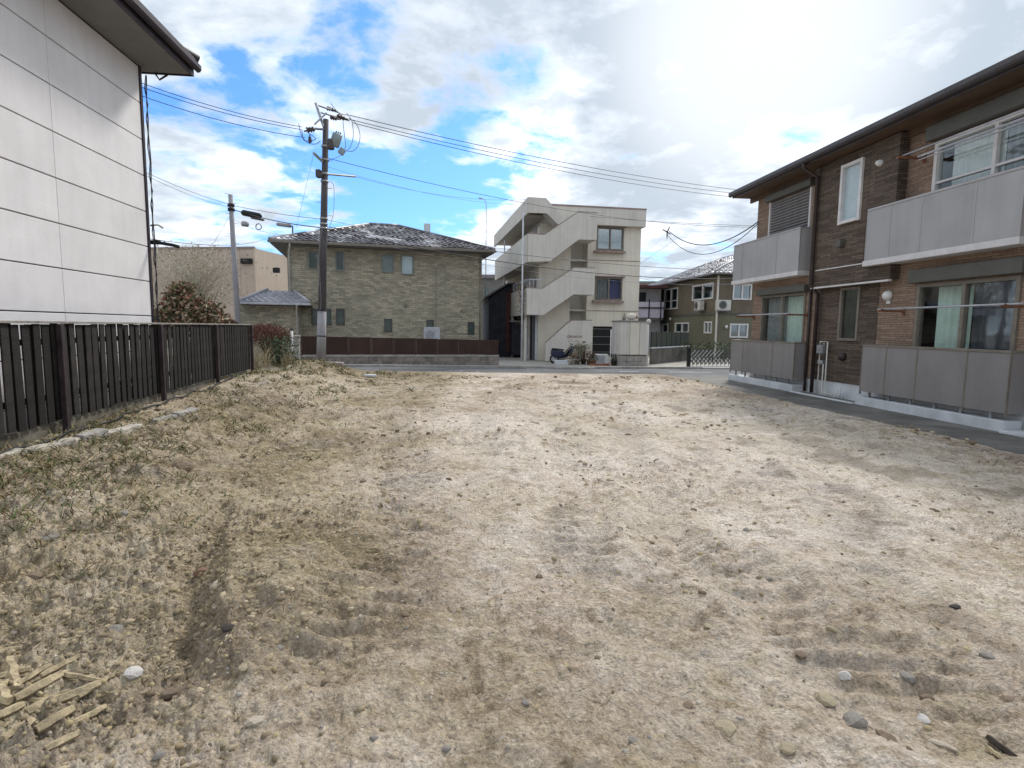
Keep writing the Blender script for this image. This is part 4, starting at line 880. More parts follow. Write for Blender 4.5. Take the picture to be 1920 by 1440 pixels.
# ================================================================== ACROSS THE STREET: TAN HOUSE
T = Frame((-11.07, 27.6), (math.cos(math.radians(15)), math.sin(math.radians(15))))
th = fthing(T, 'tan_house', 'two-storey tan stone-clad house with dark hipped tile roof', 'house')
TW = 9.72
wl = []
for (a, b_, c, d, gl) in ((578, 472, 596, 505, 'glass_green'), (629, 472, 645, 508, 'glass_green'), (716, 477, 738, 511, 'glass_frost'), (752, 479, 775, 515, 'glass_pale'),
                          (585, 579, 621, 609, 'glass_green'), (631, 579, 646, 609, 'glass_green'), (721, 598, 735, 622, 'glass_green'), (800, 600, 813, 624, 'glass_green'), (877, 604, 889, 627, 'glass_green')):
    wl.append((T.rect(a, b_, c, d), gl))
wall_holes('wall', 0, TW, .3, 5.5, 0, .15, [r for r, _ in wl], M['tan_wall'], th)
shell(th, 0, TW, 0, 8, .3, 5.5, M['tan_wall'], floors=(.5, 2.8))
MB().box(.01, TW - .01, .02, .15, -.3, .298).build('foundation', M['concrete'], th)
for k, (r, gl) in enumerate(wl):
    window(th, r, 0, M['frame_sage'] if k < 4 else M['frame_dark'], M[gl], 1, .045, .04)
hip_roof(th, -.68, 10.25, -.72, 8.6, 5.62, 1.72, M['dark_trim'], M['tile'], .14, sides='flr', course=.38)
MB().box(-.75, 10.32, -.84, -.73, 5.47, 5.60).build('gutter', M['off_white'] if False else M['frame_bronze'], th, bevel=.02)
MB().box(-.66, 10.23, -.70, -.002, 5.44, 5.475).build('soffit', M['soffit_grey'], th)
MB().box(-.66, -.002, 0, 8.5, 5.44, 5.475).build('soffit', M['soffit_grey'], th)
MB().box(TW + .002, 10.23, 0, 8.5, 5.44, 5.475).build('soffit', M['soffit_grey'], th)
downpipe(th, [(.22, -.78, 5.5), (.22, -.72, 5.35), (.1, -.06, 5.15), (.1, -.06, 3.1)], M['off_white'])
downpipe(th, [(TW - .1, -.06, 5.4), (TW - .1, -.06, .2)], M['frame_bronze'], .035)
u, z = T.uz(801, 427, 3.9); MB().box(u - .17, u + .17, 3.7, 4.1, 7.1, z + .22).build('roof_vent', M['concrete_pale'], th, bevel=.02)
u, z = T.uz(818, 585); MB().box(7.25, 7.28, -.004, 0, .3, 4.6).build('cladding_joint', M['soffit_grey'], th)
for px, py in ((761, 572), (865, 583), (594, 566)):
    u, z = T.uz(px, py); MB().prism([(-.07, -.06), (.07, -.06), (.07, .03), (.03, .07), (-.03, .07), (-.07, .03)], -.12, 0).build('vent_hood', M['frame_bronze'], th, loc=(u, 0, z))
# low tiled porch wing on its left
pw = T.rect(480, 562, 548, 640, -1.2)
wall_holes('porch_wall', -1.95, .6, -.2, 2.5, -1.6, .15, [], M['tan_wall'], th)
MB().box(-1.95, -1.8, -1.449, 3, -.2, 2.5).build('porch_wall', M['tan_wall'], th)
MB().box(.45, .6, -1.449, -.004, -.2, 2.5).build('porch_wall', M['tan_wall'], th)
a = T.uz(447, 557, -2.1); b_ = T.uz(580, 563, -2.1); c = T.uz(543, 533, -.2)
pr_ = MB(); x0, x1, y0, y1, zz, zh = a[0], b_[0], -2.15, -.01, 2.62, 3.25
pr_.v = [(x0, y0, zz - .12), (x1, y0, zz - .12), (x1, y1 - .0, zz - .12), (x0, 3.2, zz - .12), (x0, y0, zz), (x1, y0, zz), (x1 - .9, y1, zh), (x0 + .9, y1, zh), (x0, 3.2, zz), (0 - .02, 3.2, zz - .12), (-.02, 3.2, zh), (x0 + .9, 3.2, zh)]
pr_.f = [(0, 1, 5, 4), (1, 2, 6, 5), (4, 5, 6, 7), (0, 4, 8, 3), (4, 7, 11, 8), (0, 3, 9, 2, 1), (3, 8, 11, 10, 9), (7, 6, 2, 10, 11), (2, 9, 10)]
po = pr_.build('porch_roof', M['dark_trim'], th)
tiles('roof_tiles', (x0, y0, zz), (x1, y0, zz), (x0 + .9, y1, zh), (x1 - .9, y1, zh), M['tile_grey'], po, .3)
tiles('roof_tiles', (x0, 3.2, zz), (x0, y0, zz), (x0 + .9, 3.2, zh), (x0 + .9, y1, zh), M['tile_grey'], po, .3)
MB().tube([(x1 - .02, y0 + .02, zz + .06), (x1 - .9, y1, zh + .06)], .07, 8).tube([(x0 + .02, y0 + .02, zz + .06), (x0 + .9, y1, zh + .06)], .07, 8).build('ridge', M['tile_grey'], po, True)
MB().box(x0 - .05, x1 + .05, y0 - .1, y0 - .005, zz - .12, zz - .01).build('gutter', M['steel_pale'], po, bevel=.02)
downpipe(th, [(.62, -2.2, 2.5), (.55, -1.68, 2.3), (.55, -1.68, .1)], M['off_white'])
MB().box(-.2, .1, -1.72, -1.601, .95, 1.15).build('mailbox', M['frame_bronze'], th)
# outdoor unit against the wall
ou = T.w(6.95, -.75, .02); ao = thing('air_conditioner', 'pale grey outdoor air conditioner above the brown fence of the tan house', 'air conditioner', ou, T.ang)
z1 = T.uz(830, 614, -.75)[1]
MB().box(-.42, .42, -.15, .15, .75, z1).build('casing', M['steel_pale'], ao, bevel=.02); MB().lathe([(.24, 0), (.24, .012), (.03, .016)], n=20).build('fan_grille', M['metal_grey'], ao).rotation_euler = (math.pi / 2, 0, 0)
ao.children[-1].location = (-.1, -.152, (z1 + .75) / 2)
for sx_ in (-.38, .38): MB().box(sx_ - .025, sx_ + .025, -.14, .14, 0, .752).build('leg', M['metal_grey'], ao)
# brown street fence on its block wall
p0 = G(562, 684, -.0); Bf = Frame((p0[0], p0[1] + .25), (math.cos(math.radians(14.5)), math.sin(math.radians(14.5))))
bf = fthing(Bf, 'street_fence', 'long dark brown metal fence on a low block wall before the tan house', 'fence')
BL = Bf.uz(936, 660)[0]; zt0 = Bf.uz(565, 630)[1]; zt1 = Bf.uz(935, 638)[1]; zb0 = Bf.uz(600, 664)[1]
bz = .40
for row in range(2):
    u = -.2 if row else 0.0; k = 0
    while u < BL:
        a, b_ = max(0, u), min(BL, u + .395)
        if b_ - a > .05: MB().box(a + .004, b_ - .004, 0, .13, -.1 + row * .2 + .003, .1 + row * .2 - .003).build('block', M['block'], bf, bevel=.008)
        u += .4
MB().box(0, BL, .012, .118, -.35, .298).build('mortar_core', M['concrete'], bf)
cu_ = 0
while cu_ < BL:
    MB().box(cu_ + .004, min(BL, cu_ + .6) - .004, -.015, .145, .302, .372).build('coping', M['concrete'], bf, bevel=.008); cu_ += .6
npan = 9
for k in range(npan):
    a, b_ = BL * k / npan, BL * (k + 1) / npan; zt = zt0 + (zt1 - zt0) * (k + .5) / npan
    mb = MB(); n = 22
    for j in range(n):                     # ribbed sheet
        xa = a + .03 + (b_ - a - .06) * j / n; xb = a + .03 + (b_ - a - .06) * (j + .6) / n; mb.box(xa, xb, .035, .055, .395, zt - .03)
    mb.box(a + .03, b_ - .03, .055, .06, .40, zt - .032)
    mb.build('panel', M['brown_panel'], bf, fix=False)
    MB().box(a + .0, b_ - .002, .03, .075, zt - .03, zt).build('top_rail', M['brown_panel'], bf)
    MB().box(a - .025, a + .025, .06, .10, .372, zt - .005).build('post', M['brown_panel'], bf)
# gate pillar and slim white post at its left end
gp = G(553, 690, .1); pz = lot_z(-7.6, 18.6)
pg = AT(555, 690, 21.4); go = thing('gate_pillar', 'square weathered concrete gate pillar left of the brown street fence', 'pillar', (pg.x, 21.4, -.2), .25)
zt = AT(555, 632, 21.4).z; MB().box(-.15, .15, -.15, .15, 0, zt + .2).build('shaft', M['concrete'], go, bevel=.02); MB().box(-.18, .18, -.18, .18, zt + .2, zt + .27).build('cap', M['concrete'], go, bevel=.02)
p = AT(549, 688, 18.6); o = thing('guy_wire_guard', 'slim white guard tube standing on the soil near the utility pole', 'guard tube', (p.x, 18.6, lot_z(p.x, 18.6) - .03))
h = AT(549, 618, 18.6).z - lot_z(p.x, 18.6); MB().tube([(0, 0, 0), (0, 0, h)], .035, 10).build('tube', M['white_plastic'], o, True); MB().lathe([(.05, 0), (.06, .05), (.03, .09)], (0, 0, h), 10).build('cap', M['pole_dark'], o, True)

# ================================================================== UTILITY POLES AND WIRES
PY = 19.3
pb = AT(602, 682, PY); pt_ = AT(611, 224, PY); zg = lot_z(pb.x, PY)
pole = thing('utility_pole', 'tall dark concrete utility pole with transformer and crossarms', 'utility pole', (pb.x, PY, 0))
lean = Vector((pt_.x - pb.x, 0, pt_.z - zg))
def PP(z, dx=0, dy=0): return (lean.x * (z - zg) / lean.z + dx, dy, z)
def pz_(py): return AT(606, py, PY).z
MB().tube([PP(zg - .4), PP(pt_.z * .5), PP(pt_.z)], [.150, .122, .09], 14).build('shaft', M['pole_dark'], pole, True)
zc = pz_(582); MB().tube([PP(zg - .05), PP(zc)], [.158, .145], 14).build('base_sleeve', M['pole_pale'], pole, True)
for py in (582, 630): MB().tube([PP(pz_(py) - .015), PP(pz_(py) + .015)], .162, 14).build('band', M['black'], pole, True)
for py in (275, 300, 326, 340, 410, 420, 428): MB().tube([PP(pz_(py) - .03), PP(pz_(py) + .03)], .132, 12).build('band', M['metal_grey'], pole, True)
for k in range(14):
    z = 2.6 + k * .45
    if z < pt_.z - 1.2: MB().tube([PP(z, .1 * (-1) ** k), PP(z, .27 * (-1) ** k)], .01, 5).build('step_bolt', M['metal_grey'], pole, True)
def beam(a, b_, r, m='metal_grey', name='crossarm'): 
    a = AT(*a) - Vector((pb.x, PY, 0)); b_ = AT(*b_) - Vector((pb.x, PY, 0)); d = (b_ - a)
    return MB().tube([a, b_], r, 4).build(name, M[m], pole)
beam((592, 194, PY + .3), (607, 238, PY - .1), .055); beam((590, 233, PY - .3), (612, 212, PY + .2), .03)
beam((598, 198, PY + .2), (633, 210, PY + 1.2), .035); beam((602, 211, PY + .1), (655, 226, PY + 1.6), .03)
beam((574, 240, PY - .7), (612, 243, PY), .035); beam((588, 287, PY - .5), (607, 305, PY), .06, 'transformer', 'bracket_arm')
beam((596, 325, PY - .3), (667, 331, PY + 1.3), .035)
MB().box(-.08, .08, -.12, .12, -.12, .12).build('junction_box', M['pole_dark'], pole, loc=AT(598, 326, PY - .2) - Vector((pb.x, PY, 0)), bevel=.02)
def insul(px, py, Y, ax=(1, .5, -.1), s=1.0):
    c_ = AT(px, py, Y) - Vector((pb.x, PY, 0)); mb = MB().lathe([(.02, -.17), (.05, -.15), (.09, -.10), (.04, -.09), (.085, -.03), (.04, -.02), (.075, .05), (.03, .06), (.02, .16)], n=10)
    o = mb.build('insulator', M['insulator'], pole, True); o.location = c_; o.rotation_euler = Vector(ax).to_track_quat('Z', 'Y').to_euler(); o.scale = (s,) * 3
insul(621, 205, PY + .9); insul(628, 222, PY + .6); insul(642, 221, PY + 1.0, (1, .5, -.2), 1.2); insul(580, 244, PY - .6, (-1, -.4, -.4), 1.1); insul(581, 260, PY - .6, (0, 0, 1), .8)
# transformer
tc_ = AT(630, 262, PY + .35) - Vector((pb.x, PY, 0)); to = MB().lathe([(.24, -.36), (.27, -.34), (.27, .25), (.25, .30), (.12, .36)], n=20).build('transformer', M['transformer'], pole, True); to.location = tc_; to.rotation_euler = (0, .35, 0); to.scale = (.62, .62, .62)
for k in range(3): MB().lathe([(.03, 0), (.05, .03), (.03, .06), (.045, .09), (.02, .13)], n=8).build('bushing', M['insulator'], to, True).location = (-.12 + .12 * k, 0, .33)
tc2 = AT(620, 270, PY - .35) - Vector((pb.x, PY, 0)); o = MB().lathe([(.10, -.17), (.12, -.15), (.12, .12), (.06, .16)], n=14).build('fuse_switch', M['pole_dark'], pole, True); o.location = tc2
o = MB().box(-.10, .10, -.08, .08, -.10, .10).build('fuse_switch', M['transformer'], pole, bevel=.02); o.location = AT(641, 284, PY + .5) - Vector((pb.x, PY, 0)); o.rotation_euler = (0, .6, .3)
def loop(pts, r=.012, name='jumper_wire', m='wire_grey'):
    P_ = [AT(*q) - Vector((pb.x, PY, 0)) for q in pts]; out = []
    for i in range(len(P_) - 1):
        p0_, p1_, p2_, p3_ = P_[max(i - 1, 0)], P_[i], P_[i + 1], P_[min(i + 2, len(P_) - 1)]
        for k in range(5):
            t_ = k / 5; out.append(.5 * ((2 * p1_) + (p2_ - p0_) * t_ + (2 * p0_ - 5 * p1_ + 4 * p2_ - p3_) * t_ ** 2 + (3 * p1_ - p0_ - 3 * p2_ + p3_) * t_ ** 3))
    out.append(P_[-1]); return MB().tube(out, r, 5).build(name, M[m], pole, True)
loop([(655, 222, PY + 1.3), (668, 232, PY + 1.3), (675, 252, PY + 1.2), (672, 272, PY + 1), (662, 283, PY + .8), (650, 283, PY + .6)])
loop([(650, 212, PY + 1.2), (660, 228, PY + 1.1), (662, 258, PY + 1), (655, 278, PY + .8), (645, 284, PY + .5)])
loop([(643, 228, PY + .9), (646, 255, PY + .8), (648, 275, PY + .6), (642, 284, PY + .5)])
loop([(560, 232, PY - .9), (566, 255, PY - .8), (578, 268, PY - .6), (592, 270, PY - .3), (601, 264, PY - .1)])
loop([(566, 244, PY - .8), (569, 262, PY - .7), (580, 264, PY - .6), (592, 260, PY - .4), (576, 248, PY - .6)])
loop([(620, 194, PY + .8), (635, 212, PY + 1.0), (648, 222, PY + 1.1)]); loop([(632, 208, PY + 1.1), (640, 214, PY + 1.1), (654, 216, PY + 1.2)])
loop([(618, 340, PY - .2), (626, 350, PY - .2), (625, 400, PY - .2), (616, 430, PY - .2)], .008); loop([(604, 430, PY - .18), (598, 480, PY - .19), (602, 560, PY - .2), (600, 582, PY - .2)], .012)
loop([(600, 292, PY - .3), (612, 300, PY), (632, 295, PY + .3), (640, 290, PY + .5)], .008)
def wire(name_label, a, b_, sag=.25, r=.011, m='wire', n=24, name='power_line', cat='cable', twist=0):
    a, b_ = AT(*a), AT(*b_); pts = []
    for k in range(n + 1):
        t_ = k / n; p = a.lerp(b_, t_); p.z -= sag * 4 * t_ * (1 - t_); pts.append(p)
    return tag(MB().tube(pts, r * .8, 5).build(name, M[m], None, True), name_label, cat)
wire('topmost of three parallel power lines running from the pole towards the brown flats', (655, 216, PY + 1.5), (1470, 365, 31), .35, .016)
wire('middle of three parallel power lines running from the pole towards the brown flats', (648, 222, PY + 1.2), (1470, 371, 31), .4, .015)
wire('lowest of three parallel power lines running from the pole towards the brown flats', (660, 230, PY + 1.3), (1470, 377, 31), .45, .015)
wire('single line from the pole passing above the roof of the white stair building', (612, 296, PY), (1480, 424, 33), .75, .013)
wire('thin pale line from the crossarm end dipping towards the white stair building', (665, 331, PY + 1.3), (1010, 372, 28.3), .35, .008, 'wire_grey')
wire('thin line between the two mid lines right of the pole crossarm', (612, 312, PY), (985, 384, 28.4), .3, .007, 'wire_grey')
wire('topmost line from the pole into the white panel house', (566, 238, PY - .6), (250, 150, 16.2), .12, .013)
wire('middle line from the pole into the white panel house', (566, 243, PY - .6), (250, 158, 16.2), .12, .013)
wire('lowest line from the pole into the white panel house', (572, 258, PY - .6), (250, 174, 16.2), .14, .013)
wire('upper of two cables from the grey pole to the dark pole sleeve', (436, 385, 24.5), (604, 411, PY), .05, .012)
wire('thick bundled cable between the grey pole and the dark pole', (438, 393, 24.5), (604, 427, PY), .10, .022)
wire('thin telephone line sagging under the bundled cable between the two poles', (440, 412, 24.5), (604, 432, PY), .35, .007, 'wire_grey')
wire('upper thin line from the panel house corner to the grey pole', (262, 318, 16), (434, 384, 24.5), .08, .010)
wire('lower thin line from the panel house corner to the grey pole', (262, 323, 16), (434, 389, 24.5), .12, .008)
wire('slack low cable from the panel house lamp to the roofs beyond the grey pole', (282, 448, 11.5), (520, 438, 30), .32, .011, 'wire_grey')
wire('upper of the low cables crossing in front of the white stair building', (612, 425, PY), (1500, 508, 30), .45, .014)
wire('thick low cable crossing in front of the white stair building', (612, 430, PY), (1500, 516, 30), .75, .022)
wire('thin low line just below the thick cable before the white stair building', (612, 436, PY), (1500, 524, 30), .85, .008, 'wire_grey')
wire('line above the tan house roof running on to the white stair building', (612, 412, PY), (960, 468, 26), .12, .009, 'wire_grey')
wire('guy wire slanting down from the pole bracket to the panel of roofs behind', (588, 290, PY - .4), (556, 425, 24), .0, .006, 'wire_grey')
wire('guy wire slanting down left from the grey pole', (434, 400, 24.5), (392, 470, 24.0), 0, .008, 'wire_grey')
wire('upper slack service cable looping to the corner of the brown flats', (1255, 434, 24), tuple([1421, 416, 17.1]), .62, .022)
wire('lower slack service cable looping to the corner of the brown flats', (1252, 441, 24), tuple([1421, 419, 17.1]), .85, .016)
wire('high thin line carrying the clamp of the slack service cables', (1100, 405, 29), (1500, 425, 24), .1, .010)
wire('thin line from the white stair building up to the service clamp', (1200, 495, 29), (1262, 452, 26), 0, .008, 'wire_grey')
wire('thin rising line over the olive house roof', (1195, 520, 33), (1500, 500, 30), .7, .010, 'wire_grey')
# clamp where the slack cables start
cl_ = AT(1251, 435, 24); ct = thing('cable_clamp', 'dark three-pronged cable clamp hanging in the lines over the olive house', 'cable clamp', cl_)
for q in ((-.2, 0, .1), (.1, 0, .22), (0, 0, -.28), (.15, 0, -.1)): MB().tube([(0, 0, 0), q], [.03, .018], 6).build('prong', M['wire'], ct, True)
# second, paler pole with its joint box, and the loose gear hanging on the cables
P2 = 24.5; a, b_ = AT(446, 600, P2), AT(432, 365, P2)
p2 = thing('concrete_pole', 'pale grey concrete pole behind the leafy shrub with a black cable joint', 'utility pole', (a.x, P2, 0))
def Q2(z, dx=0): return ((b_.x - a.x) * (z - a.z) / (b_.z - a.z) + dx, 0, z)
MB().tube([Q2(-.4), Q2(4), Q2(b_.z)], [.135, .112, .09], 14).build('shaft', M['pole_pale'], p2, True)
for py in (385, 393): MB().tube([Q2(AT(436, py, P2).z - .06), Q2(AT(436, py, P2).z + .06)], .14, 12).build('band', M['black'], p2, True)
for k in range(10): MB().tube([Q2(3.4 + .42 * k, .08 * (-1) ** k), Q2(3.4 + .42 * k, .24 * (-1) ** k)], .009, 5).build('step_bolt', M['metal_grey'], p2, True)
def hang(px0, py0, px1, py1, Y, r, m, name, label, cat):
    a, b_ = AT(px0, py0, Y), AT(px1, py1, Y); d = b_ - a
    return tag(MB().tube([a, a + d * .06, a + d * .12, a + d * .88, a + d * .94, b_], [r * .3, r * .8, r, r, r * .8, r * .3], 12).build(name, M[m], None, True), label, cat)
hang(452, 398, 491, 406, 23.5, .12, 'black', 'cable_joint', 'fat black cable joint sleeve hanging beside the grey pole', 'cable joint')
hang(470, 408, 496, 413, 23.3, .045, 'pole_dark', 'cable_joint', 'slim dark cable splice just under the fat black joint', 'cable joint')
hang(453, 419, 466, 421, 23.6, .11, 'metal_grey', 'terminal_box', 'stubby grey terminal box hanging below the black cable joint', 'terminal box')
rg = [AT(485, 425, 23) + Vector((.115 * math.cos(k / 20 * 6.283), 0, .115 * math.sin(k / 20 * 6.283))) for k in range(20)]
tag(MB().tube(rg, .022, 6, closed=True).build('cable_ring', M['metal_grey'], None, True), 'grey ring-shaped cable coil hanging in the lines', 'cable ring')
sp_ = AT(549, 440, 39.5); sl2 = thing('street_lamp', 'tubular street lamp rising behind the tan house roof', 'street lamp', (sp_.x, 39.5, -.1))
zt = AT(549, 425, 39.5).z + .1; MB().tube([(0, 0, 0), (0, 0, zt)], [.08, .05], 10).build('post', M['pole_dark'], sl2, True); MB().tube([(.02, 0, zt), (-.15, 0, zt + .05)], .05, 8).build('arm', M['pole_dark'], sl2, True); MB().tube([(-.1, 0, zt + .04), (-.15, 0, zt + .05), (-1.05, 0, zt + .16), (-1.12, 0, zt + .16)], [.06, .13, .12, .05], 12).build('lamp_head', M['pole_pale'], sl2, True)
ap = AT(911, 500, 37.5); an = thing('antenna_mast', 'very thin tall mast with hooked top right of the tan house', 'mast', (ap.x, 37.5, -.1)); zt = AT(911, 372, 37.5).z
MB().tube([(0, 0, 0), (0, 0, zt - .2), (-.1, 0, zt), (-.3, 0, zt + .1)], .028, 6).build('pole', M['steel_pale'], an, True); MB().tube([(-.3, 0, zt + .1), (-.5, 0, zt + .12)], .05, 6).build('head', M['steel_pale'], an, True)

# ================================================================== BEIGE WORKSHOP FAR LEFT
q0, q1, q2 = AT(150, 600, 46), AT(482, 600, 44), AT(530, 600, 56)
Wf = Frame((q1.x, q1.y), (q1.x - q0.x, q1.y - q0.y)); wk = fthing(Wf, 'workshop', 'long beige metal-clad workshop with plain high wall', 'building')
zt = AT(482, 463, 44).z; ln = (q1 - q0).length
k = 0; u = -ln
while u < -.01:
    MB().box(u + .01, min(0, u + 1.8) - .01, 0, .12, -.2, zt).build('wall_panel', M['beige_metal'], wk); u += 1.8
MB().box(-ln, -.01, .13, 14, -.2, zt - .1).build('core', M['beige_metal'], wk)
Ws = (Vector((q2.x, q2.y, 0)) - Vector((q1.x, q1.y, 0))); lw = Ws.length
for k in range(6):
    o = MB().box(0, lw / 6 - .02, 0, .12, -.2, zt).build('wall_panel', M['beige_metal'], wk); o.rotation_euler = (0, 0, math.atan2(Ws.y, Ws.x) - Wf.ang)
    dd = Ws * (k / 6); o.location = (dd.x * Wf.d[0] + dd.y * Wf.d[1], dd.x * Wf.n[0] + dd.y * Wf.n[1], 0)
MB().box(-ln, .03, -.05, -.002, zt - .14, zt + .03).build('roof_edge', M['pink_stain'], wk)
for px, py, ww in ((464, 490, .9), (520, 507, .5)):
    u, z = Wf.uz(px, py); MB().box(u - ww / 2, u + ww / 2, -.25, -.003, z - .2, z + .2).build('vent_hood', M['black'], wk, bevel=.03)
# ================================================================== DARK TIMBER HOUSE AND GREY BLOCKS BEHIND
dq = AT(948, 650, 33.0); Df = Frame((dq.x, dq.y), (math.cos(.10), math.sin(.10))); dh = fthing(Df, 'dark_house', 'narrow dark timber-clad house squeezed beside the tan house', 'house')
du0, dz1 = Df.uz(917, 555)[0], Df.uz(940, 535)[1]
mb = MB().prism([(du0 - 0, -.3), (2.6, -.3), (2.6, dz1), (.1, dz1), (du0, dz1 - .75)], 0, 7); mb.build('wall', M['darkhouse'], dh)
for k in range(5): MB().box(du0 + .1 + k * .3, du0 + .1 + k * .3 + .27, -.03, -.003, .2, dz1 - .8 + .14 * k).build('board', M['darkhouse'] if k < 3 else M['darkred'], dh)
MB().prism([(du0 - .25, dz1 - .82), (.1, dz1 + .05), (2.8, dz1 + .05), (2.8, dz1 + .14), (.08, dz1 + .14), (du0 - .3, dz1 - .72)], -.35, 7.2).build('roof', M['roof_dark'], dh)
MB().box(.25, 2.3, -1.0, -.01, .0, 1.9).build('lean_to', M['darkhouse'], dh); MB().box(.15, 2.4, -1.15, -.01, 1.9, 2.0).build('lean_to_roof', M['shutter_grey'], dh)
MB().box(.3, 1.8, -.06, -.003, 2.2, 3.6).build('window', M['frame_dark'], dh); MB().box(.35, 1.75, -.066, -.061, 2.25, 3.55).build('pane', M['glass_green'], dh.children[-1])
for i, (x0, x1, yt, Y, m, lab) in enumerate(((903, 947, 517, 52, 'soffit_grey', 'flat-roofed pale grey block far behind the dark timber house'), (1188, 1232, 529, 60, 'beige_metal', 'low beige roof far behind the white stair building'))):
    a, b_ = AT(x0, 640, Y), AT(x1, 640, Y); zt = AT((x0 + x1) / 2, yt, Y).z; o = thing('far_building', lab, 'building', ((a.x + b_.x) / 2, Y, -.2)); hw = (b_.x - a.x) / 2 + .6
    MB().box(-hw, hw, 0, 8, 0, zt + .2).build('wall', M[m], o); MB().box(-hw - .2, hw + .2, -.25, 8.2, zt - .05, zt + .28).build('roof_edge', M['shutter_grey'] if i == 0 else M['frame_bronze'], o)
    if i == 0:
        for k in range(4): MB().box(-hw + .3 + k * .6, -hw + .6 + k * .6, -.04, -.003, 1.5, zt - 1).build('window', M['glass_frost'], o)
# ================================================================== WHITE STAIR BUILDING
a10 = math.radians(10); p0 = G(1023, 677, -.1)
B = Frame((p0[0], p0[1]), (math.cos(a10), math.sin(a10)))
wb = fthing(B, 'stair_building', 'three-storey cream concrete building with zigzag outdoor stairs', 'building')
def pol(pts, off=0): return [B.uz(x, y, off) for x, y in pts]
W1 = 5.50; ROOF = 7.98; MY = 1.3
r3 = B.rect(1119, 427, 1169, 469, MY); r2 = B.rect(1116, 521, 1166, 562, MY); r1 = B.rect(1111, 612, 1158, 668, MY)
r1 = (r1[0], r1[1], -.05, r1[3])
NU0, NU1 = B.uz(1068, 560, MY)[0], B.uz(1100, 560, MY)[0]
wall_holes('front_wall', NU1, W1, -.3, ROOF - .9, MY, .15, [r3, r2, r1], M['cream'], wb)
LU = -.15
MB().box(LU, NU0, MY - .05, MY + .15, -.3, 6.9).build('front_wall', M['cream'], wb)
MB().box(NU0, NU1, MY + .9, MY + 1.0, -.3, ROOF - 1).build('recess_wall', M['cream_grey'], wb)
MB().box(NU0 - .1, NU0, MY + .151, MY + .9, -.3, 6.9).build('recess_side_wall', M['cream_grey'], wb); MB().box(NU1, NU1 + .1, MY + .151, MY + .9, -.3, 6.9).build('recess_side_wall', M['cream_grey'], wb)
for z in (2.62, 5.28): MB().box(NU0 + .003, NU1 - .003, MY + .2, MY + .899, z - .1, z).build('landing_slab', M['cream_grey'], wb)
MB().box(LU, LU + .15, MY + .151, 12, -.3, 6.9).build('side_wall', M['cream_grey'], wb); MB().box(W1 - .15, W1, MY + .151, 12, -.3, ROOF - .9).build('side_wall', M['cream'], wb)
MB().box(LU + .15, W1 - .15, 11.85, 12, -.3, 6.9).build('rear_wall', M['cream'], wb)
for z in (2.6, 5.3): MB().box(NU1 + .11, W1 - .16, MY + .16, 11.8, z - .12, z).build('floor_slab', M['soffit_grey'], wb)
for k, z in enumerate((2.55, 5.25)): MB().box(NU1 + .01, W1 + .004, MY - .012, MY - .002, z - .02, z + .02).build('floor_band', M['pink_stain'], wb)
# windows
def hood(r): MB().box(r[0] - .12, r[1] + .12, MY - .16, MY - .003, r[3] + .03, r[3] + .09).build('window_hood', M['pink_stain'], wb)
o = window(wb, r3, MY, M['frame_bronze'], M['glass_dim'], 2, .06, .05, [(.03, .97, M['curtain_white'])]); hood(r3)
MB().box(r3[0] - .2, r3[1] + .05, MY - .28, MY - .06, r3[2] - .18, r3[2] - .06).build('window_planter', M['pink_stain'], wb, bevel=.02)
o = window(wb, r2, MY, M['frame_bronze'], M['glass'], 2, .06, .05, [(.03, .5, M['curtain_grey']), (.5, .97, M['curtain_blue'])]); hood(r2)
MB().box(r2[0] - .2, r2[1] + .05, MY - .28, MY - .06, r2[2] - .18, r2[2] - .06).build('window_planter', M['pink_stain'], wb, bevel=.02)
ga = MB().box(r1[0], r1[1], MY + .10, MY + .14, -.1, r1[3]).build('garage_door', M['black'], wb)
for k in range(4): MB().box(r1[0] + .02, r1[1] - .02, MY + .07, MY + .099, .3 + .42 * k, .33 + .42 * k).build('bar', M['shutter_grey'], ga)
MB().box(r1[1] - .12, r1[1] - .02, MY - .02, MY + .06, -.1, r1[3]).build('door_post', M['lip_white'], wb)
# roof slab and parapet
pu = B.uz(1212, 400, MY - .35)[0]
MB().box(.2, pu, MY - .35, 12.3, ROOF - .95, ROOF).build('parapet', M['cream_grey'], wb, bevel=.02)
MB().box(.2, pu + .01, MY - .37, MY - .352, ROOF - .07, ROOF + .01).build('coping', M['pink_stain'], wb)
# stairs: outer parapets (outline read from the photograph on the stair plane), flights and landings behind
f1 = pol([(1023, 677), (1023, 643), (1063, 607), (1073, 601), (1110, 601), (1110, 648), (1070, 648), (1041, 677)])
f2 = pol([(988, 540), (1017, 541), (1068, 508), (1076, 502), (1116, 503), (1114, 553), (1076, 552), (1030, 583), (1020, 591), (988, 590)])
f3 = pol([(990, 438), (1021, 440), (1085, 397), (1121, 400), (1119, 450), (1085, 449), (1032, 490), (990, 491)])
cn = pol([(990, 369), (1024, 371), (1060, 412), (1048, 422), (1025, 400), (990, 399)])
for f_ in (f1, f2, f3): MB().prism(f_, 0, .12).build('stair_parapet', M['cream_grey'], wb, bevel=.012)
MB().prism(cn, 0, .12).build('canopy_fascia', M['cream_grey'], wb, bevel=.012)
def cap(pts): 
    mb = MB()
    for (a, b_), (c, d) in zip(pts[:-1], pts[1:]): mb.prism([(a, b_ + .002), (c, d + .002), (c, d + .035), (a, b_ + .035)], -.012, .132)
    mb.build('parapet_cap', M['pink_stain'], wb)
cap(f1[1:5]); cap(f2[0:5]); cap(f3[0:4])
